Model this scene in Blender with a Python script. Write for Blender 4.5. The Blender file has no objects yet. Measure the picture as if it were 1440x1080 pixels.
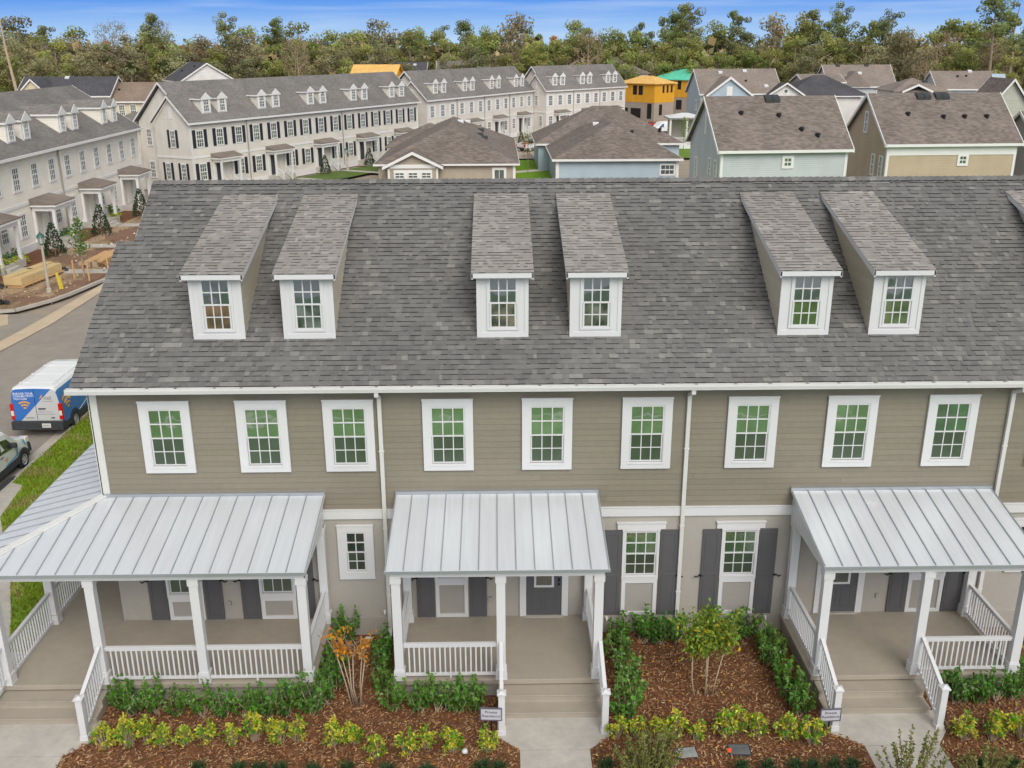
import bpy, math, random
from mathutils import Vector, Matrix
R = math.radians
rng = random.Random(7)
scene = bpy.context.scene
COL = scene.collection

# ------------------------------------------------------------------ object helpers
def empty(name, loc=(0, 0, 0), rz=0.0, parent=None):
    o = bpy.data.objects.new(name, None)
    COL.objects.link(o); o.location = loc; o.rotation_euler = (0, 0, rz)
    if parent: o.parent = parent
    return o

def tag(o, label=None, cat=None, group=None, kind=None):
    if label: o['label'] = label
    if cat: o['category'] = cat
    if group: o['group'] = group
    if kind: o['kind'] = kind
    return o

def thing(name, label, cat, loc=(0, 0, 0), rz=0.0, group=None):
    return tag(empty(name, loc, rz), label, cat, group)

def put(name, mesh, parent=None, loc=(0, 0, 0), rot=(0, 0, 0), sc=None):
    o = bpy.data.objects.new(name, mesh)
    COL.objects.link(o); o.location = loc; o.rotation_euler = rot
    if sc: o.scale = sc
    if parent: o.parent = parent
    return o

def copy_tree(o, parent=None):
    c = o.copy(); COL.objects.link(c); c.parent = parent
    for ch in list(o.children):
        copy_tree(ch, c)
    return c

class MB:
    """collects faces, builds one mesh"""
    def __init__(s):
        s.v = []; s.f = []; s.m = []; s.c = []
    def face(s, pts, m=0, c=(1, 1, 1)):
        n = len(s.v); s.v.extend([tuple(p) for p in pts]); s.f.append(tuple(range(n, n + len(pts)))); s.m.append(m); s.c.append(c)
    def mesh_part(s, vs, fs, m=0, c=(1, 1, 1)):
        n = len(s.v); s.v.extend([tuple(p) for p in vs])
        for f in fs:
            s.f.append(tuple(n + i for i in f)); s.m.append(m); s.c.append(c)
    def box(s, x0, x1, y0, y1, z0, z1, m=0, c=(1, 1, 1)):
        v = [(x0, y0, z0), (x1, y0, z0), (x1, y1, z0), (x0, y1, z0), (x0, y0, z1), (x1, y0, z1), (x1, y1, z1), (x0, y1, z1)]
        s.mesh_part(v, [(0, 3, 2, 1), (4, 5, 6, 7), (0, 1, 5, 4), (1, 2, 6, 5), (2, 3, 7, 6), (3, 0, 4, 7)], m, c)
    def prism(s, prof, axis, a, b, m=0, c=(1, 1, 1)):
        """prof: list of 2D points, extruded along axis from a to b. axis x -> (y,z); y -> (x,z); z -> (x,y)"""
        def P(p, t):
            return (t, p[0], p[1]) if axis == 'x' else (p[0], t, p[1]) if axis == 'y' else (p[0], p[1], t)
        n = len(prof); v = [P(p, a) for p in prof] + [P(p, b) for p in prof]
        fs = [tuple(range(n - 1, -1, -1)), tuple(range(n, 2 * n))] + [(i, (i + 1) % n, n + (i + 1) % n, n + i) for i in range(n)]
        s.mesh_part(v, fs, m, c)
    def bar(s, p, q, w, h, m=0, c=(1, 1, 1), up=(0, 0, 1)):
        p = Vector(p); q = Vector(q); d = (q - p).normalized(); u = Vector(up)
        if abs(d.dot(u)) > .99: u = Vector((0, 1, 0))
        r = d.cross(u).normalized() * (w / 2); t = r.cross(d).normalized() * (h / 2)
        v = [p - r - t, p + r - t, p + r + t, p - r + t, q - r - t, q + r - t, q + r + t, q - r + t]
        s.mesh_part(v, [(0, 3, 2, 1), (4, 5, 6, 7), (0, 1, 5, 4), (1, 2, 6, 5), (2, 3, 7, 6), (3, 0, 4, 7)], m, c)
    def tube(s, pts, rad, n=6, m=0, c=(1, 1, 1), cap=True):
        pts = [Vector(p) for p in pts]; rings = []
        if not isinstance(rad, (list, tuple)): rad = [rad] * len(pts)
        base = len(s.v)
        for i, p in enumerate(pts):
            d = (pts[min(i + 1, len(pts) - 1)] - pts[max(i - 1, 0)])
            d = d.normalized() if d.length > 1e-9 else Vector((0, 0, 1))
            a = Vector((1, 0, 0)) if abs(d.x) < .8 else Vector((0, 1, 0))
            e1 = d.cross(a).normalized(); e2 = d.cross(e1)
            for k in range(n):
                t = 2 * math.pi * k / n
                s.v.append(tuple(p + (e1 * math.cos(t) + e2 * math.sin(t)) * rad[i]))
        for i in range(len(pts) - 1):
            for k in range(n):
                s.f.append((base + i * n + k, base + i * n + (k + 1) % n, base + (i + 1) * n + (k + 1) % n, base + (i + 1) * n + k)); s.m.append(m); s.c.append(c)
        if cap:
            s.f.append(tuple(base + k for k in range(n - 1, -1, -1))); s.m.append(m); s.c.append(c)
            s.f.append(tuple(base + (len(pts) - 1) * n + k for k in range(n))); s.m.append(m); s.c.append(c)
    def lathe(s, prof, n=12, center=(0, 0, 0), axis='z', m=0, c=(1, 1, 1)):
        base = len(s.v); cx, cy, cz = center
        for r, h in prof:
            for k in range(n):
                t = 2 * math.pi * k / n; a, b = r * math.cos(t), r * math.sin(t)
                s.v.append((cx + a, cy + b, cz + h) if axis == 'z' else (cx + h, cy + a, cz + b) if axis == 'x' else (cx + a, cy + h, cz + b))
        for i in range(len(prof) - 1):
            for k in range(n):
                s.f.append((base + i * n + k, base + i * n + (k + 1) % n, base + (i + 1) * n + (k + 1) % n, base + (i + 1) * n + k)); s.m.append(m); s.c.append(c)
    def mesh(s, name, mats, smooth=False, color=False):
        me = bpy.data.meshes.new(name)
        me.from_pydata(s.v, [], s.f)
        for mt in (mats if isinstance(mats, (list, tuple)) else [mats]): me.materials.append(mt)
        me.polygons.foreach_set('material_index', s.m)
        if color:
            at = me.attributes.new('Col', 'FLOAT_COLOR', 'FACE')
            at.data.foreach_set('color', [x for c in s.c for x in (c[0], c[1], c[2], 1.0)])
        if smooth: me.polygons.foreach_set('use_smooth', [True] * len(s.f))
        me.update()
        return me
    def build(s, name, mats, parent=None, loc=(0, 0, 0), rz=0.0, smooth=False, color=False, bevel=0):
        o = put(name, s.mesh(name, mats, smooth, color), parent, loc, (0, 0, rz))
        if bevel:
            b = o.modifiers.new('bevel', 'BEVEL'); b.width = bevel; b.segments = 2; b.limit_method = 'ANGLE'; b.angle_limit = R(50)
        return o

# ------------------------------------------------------------------ materials
def nodes_of(name):
    m = bpy.data.materials.new(name); m.use_nodes = True
    nt = m.node_tree; b = nt.nodes['Principled BSDF']
    return m, nt, b

def lin(r, g, b):
    f = lambda c: (c / 255 / 12.92) if c / 255 <= .04045 else ((c / 255 + .055) / 1.055) ** 2.4
    return (f(r), f(g), f(b))

def M(name, col, rough=.7, var=.12, scale=2.0, bump=0.0, bscale=60.0, metal=0.0, attr=False, rnd=0.0, spec=.3, stretch=None, var2=0.0, scale2=.3, trans=0.0, coat=0.0):
    m, nt, b = nodes_of(name); N = nt.nodes; L = nt.links
    b.inputs['Roughness'].default_value = rough; b.inputs['Metallic'].default_value = metal
    b.inputs['Specular IOR Level'].default_value = spec
    if coat: b.inputs['Coat Weight'].default_value = coat; b.inputs['Coat Roughness'].default_value = .08
    tc = N.new('ShaderNodeTexCoord'); vec = tc.outputs['Object']
    if stretch:
        mp = N.new('ShaderNodeMapping'); mp.inputs['Scale'].default_value = stretch; L.new(vec, mp.inputs[0]); vec = mp.outputs[0]
    cur = None
    def mul(a_col, fac_socket):
        x = N.new('ShaderNodeMix'); x.data_type = 'RGBA'; x.blend_type = 'MULTIPLY'; x.inputs[0].default_value = 1
        if isinstance(a_col, tuple): x.inputs[6].default_value = (*a_col, 1)
        else: L.new(a_col, x.inputs[6])
        L.new(fac_socket, x.inputs[7]); return x.outputs[2]
    cur = tuple(col)
    for v, sc in ((var, scale), (var2, scale2)):
        if v:
            n = N.new('ShaderNodeTexNoise'); n.inputs['Scale'].default_value = sc; n.inputs['Detail'].default_value = 5; n.inputs['Roughness'].default_value = .6
            L.new(vec, n.inputs['Vector'])
            r = N.new('ShaderNodeMapRange'); r.inputs[1].default_value = .28; r.inputs[2].default_value = .72; r.inputs[3].default_value = 1 - v; r.inputs[4].default_value = 1 + v
            L.new(n.outputs['Fac'], r.inputs[0]); cur = mul(cur, r.outputs[0])
    if attr:
        a = N.new('ShaderNodeAttribute'); a.attribute_name = 'Col'; cur = mul(cur, a.outputs['Color'])
    if rnd:
        oi = N.new('ShaderNodeObjectInfo'); hs = N.new('ShaderNodeHueSaturation')
        r1 = N.new('ShaderNodeMapRange'); r1.inputs[3].default_value = .5 - rnd * .12; r1.inputs[4].default_value = .5 + rnd * .08
        r2 = N.new('ShaderNodeMapRange'); r2.inputs[3].default_value = 1 - rnd; r2.inputs[4].default_value = 1 + rnd
        mm = N.new('ShaderNodeMath'); mm.operation = 'MULTIPLY'; mm.inputs[1].default_value = 7.31; fr = N.new('ShaderNodeMath'); fr.operation = 'FRACT'
        L.new(oi.outputs['Random'], r1.inputs[0]); L.new(oi.outputs['Random'], mm.inputs[0]); L.new(mm.outputs[0], fr.inputs[0]); L.new(fr.outputs[0], r2.inputs[0])
        L.new(r1.outputs[0], hs.inputs['Hue']); L.new(r2.outputs[0], hs.inputs['Value'])
        if isinstance(cur, tuple): hs.inputs['Color'].default_value = (*cur, 1)
        else: L.new(cur, hs.inputs['Color'])
        cur = hs.outputs[0]
    if isinstance(cur, tuple): b.inputs['Base Color'].default_value = (*cur, 1)
    else: L.new(cur, b.inputs['Base Color'])
    if bump:
        n = N.new('ShaderNodeTexNoise'); n.inputs['Scale'].default_value = bscale; n.inputs['Detail'].default_value = 4
        L.new(vec, n.inputs['Vector']); bp = N.new('ShaderNodeBump'); bp.inputs['Strength'].default_value = bump; bp.inputs['Distance'].default_value = .02
        L.new(n.outputs['Fac'], bp.inputs['Height']); L.new(bp.outputs[0], b.inputs['Normal'])
    if trans:
        t = N.new('ShaderNodeBsdfTranslucent'); mx = N.new('ShaderNodeMixShader'); mx.inputs[0].default_value = trans
        if isinstance(cur, tuple): t.inputs['Color'].default_value = (*cur, 1)
        else: L.new(cur, t.inputs['Color'])
        out = N['Material Output']; L.new(b.outputs[0], mx.inputs[1]); L.new(t.outputs[0], mx.inputs[2]); L.new(mx.outputs[0], out.inputs[0])
    return m

def glass(name, col, refl=.25, rough=.06, var=.35, scale=1.3, col2=None):
    """window glass: a mottled base colour, reflections painted in on some panes, and mirror reflection on top"""
    m, nt, b = nodes_of(name); N = nt.nodes; L = nt.links
    tc = N.new('ShaderNodeTexCoord'); oi = N.new('ShaderNodeObjectInfo')
    ad = N.new('ShaderNodeVectorMath'); ad.operation = 'ADD'; L.new(tc.outputs['Object'], ad.inputs[0])
    sc = N.new('ShaderNodeVectorMath'); sc.operation = 'SCALE'; sc.inputs[0].default_value = (37, 61, 23); L.new(oi.outputs['Random'], sc.inputs['Scale'])
    L.new(sc.outputs[0], ad.inputs[1])
    n = N.new('ShaderNodeTexNoise'); n.inputs['Scale'].default_value = scale; n.inputs['Detail'].default_value = 3; L.new(ad.outputs[0], n.inputs['Vector'])
    cr = N.new('ShaderNodeValToRGB'); e = cr.color_ramp.elements
    c2 = col2 or tuple(x * (1 + var) for x in col)
    e[0].position = .35; e[0].color = (*[x * (1 - var) for x in col], 1); e[1].position = .68; e[1].color = (*c2, 1)
    L.new(n.outputs['Fac'], cr.inputs[0]); L.new(cr.outputs[0], b.inputs['Base Color'])
    b.inputs['Roughness'].default_value = .5
    g = N.new('ShaderNodeBsdfGlossy'); g.inputs['Roughness'].default_value = rough; g.inputs['Color'].default_value = (.9, .95, .9, 1)
    wn = N.new('ShaderNodeTexNoise'); wn.inputs['Scale'].default_value = 2.2; wn.inputs['Detail'].default_value = 1; L.new(ad.outputs[0], wn.inputs['Vector'])
    wb = N.new('ShaderNodeBump'); wb.inputs['Strength'].default_value = .28; wb.inputs['Distance'].default_value = .02; L.new(wn.outputs['Fac'], wb.inputs['Height']); L.new(wb.outputs[0], g.inputs['Normal'])
    mx = N.new('ShaderNodeMixShader'); mx.inputs[0].default_value = refl
    L.new(b.outputs[0], mx.inputs[1]); L.new(g.outputs[0], mx.inputs[2]); L.new(mx.outputs[0], N['Material Output'].inputs[0])
    return m

def roofing(name, col, row=.15, var=.28, cell=.3):
    """distant shingle roof: courses of random tone, from object coordinates"""
    m, nt, b = nodes_of(name); N = nt.nodes; L = nt.links
    b.inputs['Roughness'].default_value = .9; b.inputs['Specular IOR Level'].default_value = .15
    tc = N.new('ShaderNodeTexCoord'); sp = N.new('ShaderNodeSeparateXYZ'); L.new(tc.outputs['Object'], sp.inputs[0])
    def mth(op, a, bb=None):
        x = N.new('ShaderNodeMath'); x.operation = op
        for i, q in enumerate((a, bb)):
            if q is None: continue
            if isinstance(q, (int, float)): x.inputs[i].default_value = q
            else: L.new(q, x.inputs[i])
        return x.outputs[0]
    rowi = mth('FLOOR', mth('DIVIDE', sp.outputs[2], row * .55))
    u = mth('ADD', mth('DIVIDE', mth('ADD', sp.outputs[0], sp.outputs[1]), cell), mth('MULTIPLY', rowi, 7.37))
    cb = N.new('ShaderNodeCombineXYZ'); L.new(mth('FLOOR', u), cb.inputs[0]); L.new(rowi, cb.inputs[1])
    wn = N.new('ShaderNodeTexWhiteNoise'); wn.noise_dimensions = '3D'; L.new(cb.outputs[0], wn.inputs['Vector'])
    n = N.new('ShaderNodeTexNoise'); n.inputs['Scale'].default_value = .35; n.inputs['Detail'].default_value = 4; L.new(tc.outputs['Object'], n.inputs['Vector'])
    r = N.new('ShaderNodeMapRange'); r.inputs[3].default_value = 1 - var; r.inputs[4].default_value = 1 + var; L.new(wn.outputs['Value'], r.inputs[0])
    r2 = N.new('ShaderNodeMapRange'); r2.inputs[1].default_value = .3; r2.inputs[2].default_value = .7; r2.inputs[3].default_value = .86; r2.inputs[4].default_value = 1.14; L.new(n.outputs['Fac'], r2.inputs[0])
    x = N.new('ShaderNodeMix'); x.data_type = 'RGBA'; x.blend_type = 'MULTIPLY'; x.inputs[0].default_value = 1; x.inputs[6].default_value = (*col, 1)
    L.new(mth('MULTIPLY', r.outputs[0], r2.outputs[0]), x.inputs[7]); L.new(x.outputs[2], b.inputs['Base Color'])
    return m

def siding(name, col, lap=.17):
    """distant lap siding: sawtooth bump in z"""
    m, nt, b = nodes_of(name); N = nt.nodes; L = nt.links
    b.inputs['Roughness'].default_value = .75; b.inputs['Specular IOR Level'].default_value = .25
    tc = N.new('ShaderNodeTexCoord'); sp = N.new('ShaderNodeSeparateXYZ'); L.new(tc.outputs['Object'], sp.inputs[0])
    d = N.new('ShaderNodeMath'); d.operation = 'DIVIDE'; d.inputs[1].default_value = lap; L.new(sp.outputs[2], d.inputs[0])
    f = N.new('ShaderNodeMath'); f.operation = 'FRACT'; L.new(d.outputs[0], f.inputs[0])
    bp = N.new('ShaderNodeBump'); bp.inputs['Strength'].default_value = .8; bp.inputs['Distance'].default_value = .03; bp.invert = True
    L.new(f.outputs[0], bp.inputs['Height']); L.new(bp.outputs[0], b.inputs['Normal'])
    n = N.new('ShaderNodeTexNoise'); n.inputs['Scale'].default_value = .6; n.inputs['Detail'].default_value = 4; L.new(tc.outputs['Object'], n.inputs['Vector'])
    r = N.new('ShaderNodeMapRange'); r.inputs[1].default_value = .3; r.inputs[2].default_value = .7; r.inputs[3].default_value = .93; r.inputs[4].default_value = 1.07; L.new(n.outputs['Fac'], r.inputs[0])
    x = N.new('ShaderNodeMix'); x.data_type = 'RGBA'; x.blend_type = 'MULTIPLY'; x.inputs[0].default_value = 1; x.inputs[6].default_value = (*col, 1)
    L.new(r.outputs[0], x.inputs[7]); L.new(x.outputs[2], b.inputs['Base Color'])
    return m

WHITE = M('white_paint', (.63, .625, .62), .45, .03, 1.2, spec=.4)
WHITE2 = M('white_trim', (.66, .65, .62), .5, .04, .8)
LAP = M('taupe_siding_paint', (.222, .197, .149), .65, .05, .5, .08, 30, var2=.04, scale2=6, attr=True)
STUCCO = M('greige_wall_paint', (.37, .342, .298), .75, .05, .6, .12, 90, var2=.03, scale2=8)
FOUND = M('foundation_paint', (.34, .315, .275), .8, .06, 1.0, .1, 70)
SHINGLE = M('charcoal_shingle', (1, 1, 1), .92, .10, 7, .35, 120, attr=True, spec=.15, var2=.12, scale2=.35)
SHINGLE_EDGE = M('shingle_butt_edge', (.022, .022, .021), .95, .1, 5)  # dark asphalt edge, near-black to stand in for shadow lines under the courses
DECK = M('painted_concrete_deck', (.35, .305, .245), .6, .06, .9, .05, 50, var2=.05, scale2=4)
CONC = M('concrete_walk', (.45, .42, .37), .85, .12, 1.1, .15, 60, var2=.09, scale2=5)
METAL = M('galvalume_roof', (.66, .68, .70), .36, .05, 1.2, 0, metal=.26, stretch=(9, .5, .5), spec=.5)
SEAM = M('galvalume_seam', (.42, .44, .46), .45, .05, 2, metal=.6)
SHUTTER = M('charcoal_shutter_paint', (.10, .097, .10), .55, .05, 2)
DOOR = M('slate_door_paint', (.10, .10, .105), .45, .04, 2)
BLACK = M('black_iron', (.012, .012, .013), .45, .1, 4)
PANEL = M('grey_panel_paint', (.34, .315, .28), .6, .04, 2)
DSP = M('downspout_paint', (.60, .59, .55), .5, .04, 2)
G_UP = glass('window_glass_lawn_reflection', (.095, .175, .085), .36, .03, .35, 1.3, (.14, .235, .13))  # green of the reflected lawn is painted into the base colour
G_UPR = glass('window_glass_grey', (.04, .05, .06), .22, .05, .4, .9, (.06, .17, .07))
G_SCR = glass('window_glass_screened', (.038, .058, .034), .13, .25, .3, 1.2)
G_DARK = glass('window_glass_dark', (.02, .03, .028), .18, .05, .4, 1)
G_DORM = glass('dormer_glass_sky_reflection', (.028, .038, .055), .22, .05, .3, 1.5)  # blue-grey of the reflected sky is painted into the base colour
G_DL = [glass('dormer_pane_amber', (.13, .065, .04), .12, .05, .5, 1.6, (.30, .15, .09)),  # lower panes: reflections and views through the glass painted as mottled colour
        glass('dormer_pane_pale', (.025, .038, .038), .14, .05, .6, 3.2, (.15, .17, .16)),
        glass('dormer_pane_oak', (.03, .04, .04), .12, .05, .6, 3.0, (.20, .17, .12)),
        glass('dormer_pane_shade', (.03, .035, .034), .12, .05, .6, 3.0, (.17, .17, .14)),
        glass('dormer_pane_lawn_reflection', (.055, .105, .02), .12, .05, .35, 1.6, (.11, .17, .05)),
        glass('dormer_pane_leaf_reflection', (.06, .10, .03), .12, .05, .4, 2.0, (.14, .18, .08))]
G_FAR = glass('far_window_glass', (.035, .042, .05), .22, .08, .4, .8, (.09, .12, .12))
G_FARG = glass('far_window_glass_green', (.04, .06, .045), .15, .08, .4, .8, (.14, .19, .12))

ASPHALT = M('asphalt', (.285, .25, .21), .92, .07, .12, .25, 40, var2=.10, scale2=1.3)
KERB = M('kerb_concrete', (.44, .40, .34), .85, .12, .8, .1, 40)
DIRT0 = M('plain_dirt', (.32, .225, .145), .95, .22, .25, .5, 6, var2=.16, scale2=2.2)
def two_tone(name, c1, c2, scale, lo, hi, stretch=(1, 1, 1), fine=4.0):
    m, nt, b = nodes_of(name); N = nt.nodes; L = nt.links; b.inputs['Roughness'].default_value = .95; b.inputs['Specular IOR Level'].default_value = .1
    tc = N.new('ShaderNodeTexCoord'); mp = N.new('ShaderNodeMapping'); mp.inputs['Scale'].default_value = stretch; L.new(tc.outputs['Object'], mp.inputs[0])
    n = N.new('ShaderNodeTexNoise'); n.inputs['Scale'].default_value = scale; n.inputs['Detail'].default_value = 7; n.inputs['Roughness'].default_value = .65; L.new(mp.outputs[0], n.inputs['Vector'])
    cr = N.new('ShaderNodeValToRGB'); e = cr.color_ramp.elements; e[0].position = lo; e[0].color = (*c1, 1); e[1].position = hi; e[1].color = (*c2, 1); L.new(n.outputs['Fac'], cr.inputs[0])
    n2 = N.new('ShaderNodeTexNoise'); n2.inputs['Scale'].default_value = fine; n2.inputs['Detail'].default_value = 6; L.new(tc.outputs['Object'], n2.inputs['Vector'])
    r = N.new('ShaderNodeMapRange'); r.inputs[1].default_value = .3; r.inputs[2].default_value = .7; r.inputs[3].default_value = .72; r.inputs[4].default_value = 1.25; L.new(n2.outputs['Fac'], r.inputs[0])
    x = N.new('ShaderNodeMix'); x.data_type = 'RGBA'; x.blend_type = 'MULTIPLY'; x.inputs[0].default_value = 1; L.new(cr.outputs[0], x.inputs[6]); L.new(r.outputs[0], x.inputs[7]); L.new(x.outputs[2], b.inputs['Base Color'])
    bp = N.new('ShaderNodeBump'); bp.inputs['Strength'].default_value = .6; bp.inputs['Distance'].default_value = .06; L.new(n2.outputs['Fac'], bp.inputs['Height']); L.new(bp.outputs[0], b.inputs['Normal'])
    return m
DIRT = two_tone('bare_dirt', (.17, .10, .062), (.40, .29, .18), .22, .40, .58, (1.6, .6, 1))
SOIL = M('red_soil', (.215, .125, .08), .95, .2, .5, .5, 8, var2=.15, scale2=3)
SANDY = M('sandy_band', (.50, .40, .28), .9, .15, .5, .2, 30)
GROUND = M('pale_ground', (.33, .27, .21), .95, .12, .05, .2, 10, var2=.12, scale2=.8)
LAWN = M('lawn_ground', (.17, .27, .025), .95, .25, .5, .3, 20, var2=.2, scale2=4)
MULCHG = M('mulch_ground', (.165, .073, .034), .95, .3, 3, .8, 30, var2=.25, scale2=14)
CHIP = M('mulch_chip', (1, 1, 1), .9, 0, attr=True)
GRASSB = M('grass_blade', (1, 1, 1), .7, 0, attr=True, trans=.3)
LEAF_G = M('shrub_leaf', (.082, .205, .028), .38, .1, 5, attr=True, trans=.25, spec=.5, rnd=.10)
LEAF_Y = M('variegated_leaf', (1, 1, 1), .4, 0, attr=True, trans=.25, spec=.4)
LEAF_O = M('orange_leaf', (.62, .25, .022), .5, .15, 5, attr=True, trans=.3)
LEAF_L = M('lime_leaf', (.21, .32, .045), .45, .1, 5, attr=True, trans=.3)
LEAF_T = M('twig_leaf', (.19, .22, .065), .5, .12, 5, attr=True, trans=.3)
TWIG = M('pale_twig', (.38, .30, .21), .85, .15, 8)
BARK = M('grey_bark', (.26, .205, .15), .9, .2, 2, .4, 20, rnd=.2)
BARKP = M('pale_bark', (.42, .33, .23), .9, .2, 2, .4, 20)
CROWN_OAK = M('oak_foliage', (.31, .295, .18), .8, 0, attr=True, trans=.45, rnd=.26)  # distant crown colours are lightened to stand in for haze
CROWN_GREEN = M('bright_foliage', (.295, .325, .115), .8, 0, attr=True, trans=.45, rnd=.22)
CROWN_PINE = M('pine_foliage', (.265, .32, .14), .8, 0, attr=True, trans=.45, rnd=.2)
CROWN_BARE = M('bare_twigs', (.30, .245, .155), .85, 0, attr=True, rnd=.2)
CROWN_RUST = M('rusty_foliage', (.40, .235, .085), .8, 0, attr=True, trans=.15, rnd=.2)
CROWN_PALM = M('palm_fronds', (.16, .18, .08), .7, 0, attr=True, trans=.1, rnd=.15)
CONIFER = M('juniper_foliage', (.040, .065, .028), .8, 0, attr=True, rnd=.1)
WOODMASS = M('forest_interior', (.22, .195, .115), .9, .4, .15, attr=True)
YELLOW = M('yellow_wrap', (.58, .43, .21), .6, .08, 2)
LUMBER = M('sawn_lumber', (.55, .34, .16), .8, .15, 2, stretch=(.3, 6, 6))
OSB = M('osb_board', (.70, .42, .13), .85, .12, 1.3, var2=.06, scale2=.4)
OSBW = M('osb_wall_board', (.68, .34, .03), .85, .08, .8, var2=.05, scale2=.3)
GREENWRAP = M('green_roof_wrap', (.12, .56, .37), .6, .12, .7)
BLOCK = M('concrete_block', (.36, .31, .26), .9, .08, .8)

# ------------------------------------------------------------------ camera
cam = bpy.data.cameras.new('Camera'); cam.sensor_width = 36; cam.lens = 36 * 1374.38 / 1440
cam.clip_end = 6000; cam.clip_start = .1
co = bpy.data.objects.new('Camera', cam); COL.objects.link(co); scene.camera = co
pi_, ro_, ya_ = R(19.184758), R(-.207341), R(.804812)
fw = Vector((math.sin(ya_), math.cos(ya_), 0)); rt = Vector((math.cos(ya_), -math.sin(ya_), 0)); up = Vector((0, 0, 1))
f2 = fw * math.cos(pi_) - up * math.sin(pi_); u2 = up * math.cos(pi_) + fw * math.sin(pi_)
r3 = rt * math.cos(ro_) + u2 * math.sin(ro_); u3 = u2 * math.cos(ro_) - rt * math.sin(ro_)
co.matrix_world = Matrix(((r3.x, u3.x, -f2.x, 0), (r3.y, u3.y, -f2.y, -22.09672), (r3.z, u3.z, -f2.z, 14.58564), (0, 0, 0, 1)))

# ------------------------------------------------------------------ sky and sun
w = bpy.data.worlds.new('World'); scene.world = w; w.use_nodes = True
nt = w.node_tree; N = nt.nodes; L = nt.links; bg = N['Background']
SUN_EL, SUN_AZ = 42, 162          # azimuth clockwise from +y
sky = N.new('ShaderNodeTexSky'); sky.sky_type = 'NISHITA'; sky.sun_disc = False
sky.sun_elevation = R(SUN_EL); sky.sun_rotation = R(SUN_AZ); sky.air_density = 1.0; sky.dust_density = 2.5; sky.ozone_density = 1.0
hs = N.new('ShaderNodeHueSaturation'); hs.inputs['Saturation'].default_value = .13; hs.inputs['Value'].default_value = 1.08
L.new(sky.outputs[0], hs.inputs['Color'])
tc = N.new('ShaderNodeTexCoord'); sp = N.new('ShaderNodeSeparateXYZ'); L.new(tc.outputs['Generated'], sp.inputs[0])
cr = N.new('ShaderNodeValToRGB'); e = cr.color_ramp.elements
e[0].position = 0.0; e[0].color = (2.4, 3.6, 5.2, 1); e[1].position = .05; e[1].color = (.48, 1.7, 4.8, 1)
cr.color_ramp.interpolation = 'EASE'
L.new(sp.outputs[2], cr.inputs[0])
mp = N.new('ShaderNodeMapping'); mp.inputs['Scale'].default_value = (3.2, 3.2, 60); mp.inputs['Rotation'].default_value = (0, R(1.2), 0); L.new(tc.outputs['Generated'], mp.inputs[0])
nz = N.new('ShaderNodeTexNoise'); nz.inputs['Scale'].default_value = 1.6; nz.inputs['Detail'].default_value = 5; L.new(mp.outputs[0], nz.inputs['Vector'])
nr = N.new('ShaderNodeMapRange'); nr.inputs[1].default_value = .47; nr.inputs[2].default_value = .74; nr.inputs[3].default_value = 0; nr.inputs[4].default_value = .42; L.new(nz.outputs['Fac'], nr.inputs[0])
mxc = N.new('ShaderNodeMix'); mxc.data_type = 'RGBA'; L.new(nr.outputs[0], mxc.inputs[0]); L.new(cr.outputs[0], mxc.inputs[6]); mxc.inputs[7].default_value = (3.7, 4.4, 5.3, 1)
fr = N.new('ShaderNodeMapRange'); fr.inputs[1].default_value = .09; fr.inputs[2].default_value = .22; L.new(sp.outputs[2], fr.inputs[0])
mx = N.new('ShaderNodeMix'); mx.data_type = 'RGBA'; L.new(fr.outputs[0], mx.inputs[0]); L.new(mxc.outputs[2], mx.inputs[6]); L.new(hs.outputs[0], mx.inputs[7])
L.new(mx.outputs[2], bg.inputs[0]); bg.inputs[1].default_value = .178
sun = bpy.data.lights.new('Sun', 'SUN'); sun.energy = 1.2; sun.angle = R(35); sun.color = (1, .95, .87)
so = bpy.data.objects.new('Sun', sun); COL.objects.link(so)
az = R(SUN_AZ); el = R(SUN_EL)
sd = Vector((math.sin(az) * math.cos(el), math.cos(az) * math.cos(el), math.sin(el)))
so.rotation_euler = (-sd).to_track_quat('-Z', 'Y').to_euler()
scene.view_settings.view_transform = 'Standard'; scene.view_settings.look = 'None'; scene.view_settings.exposure = 0; scene.view_settings.gamma = 1
scene.cycles.max_bounces = 6; scene.cycles.diffuse_bounces = 3; scene.cycles.glossy_bounces = 3; scene.cycles.transparent_max_bounces = 4
scene.cycles.use_denoising = True
# ------------------------------------------------------------------ windows (shared)
def ring(mb, x0, x1, z0, z1, t, y0, y1, m=0, tt=None, tb=None):
    """rectangular frame in the xz plane"""
    tt = t if tt is None else tt; tb = t if tb is None else tb
    mb.box(x0, x1, y0, y1, z1 - tt, z1, m); mb.box(x0, x1, y0, y1, z0, z0 + tb, m)
    mb.box(x0, x0 + t, y0, y1, z0 + tb, z1 - tt, m); mb.box(x1 - t, x1, y0, y1, z0 + tb, z1 - tt, m)

def sash_bars(mb, x0, x1, z0, z1, nx, nz, y, bar=.026, rail=.045, d=.03):
    ring(mb, x0, x1, z0, z1, rail, y - d, y)
    xi0, xi1, zi0, zi1 = x0 + rail, x1 - rail, z0 + rail, z1 - rail
    for i in range(1, nx):
        x = xi0 + (xi1 - xi0) * i / nx; mb.box(x - bar / 2, x + bar / 2, y - d * .8, y - .002, zi0, zi1)
    for j in range(1, nz):
        z = zi0 + (zi1 - zi0) * j / nz; mb.box(xi0, xi1, y - d * .8 + .002, y - .004, z - bar / 2, z + bar / 2)

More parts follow.
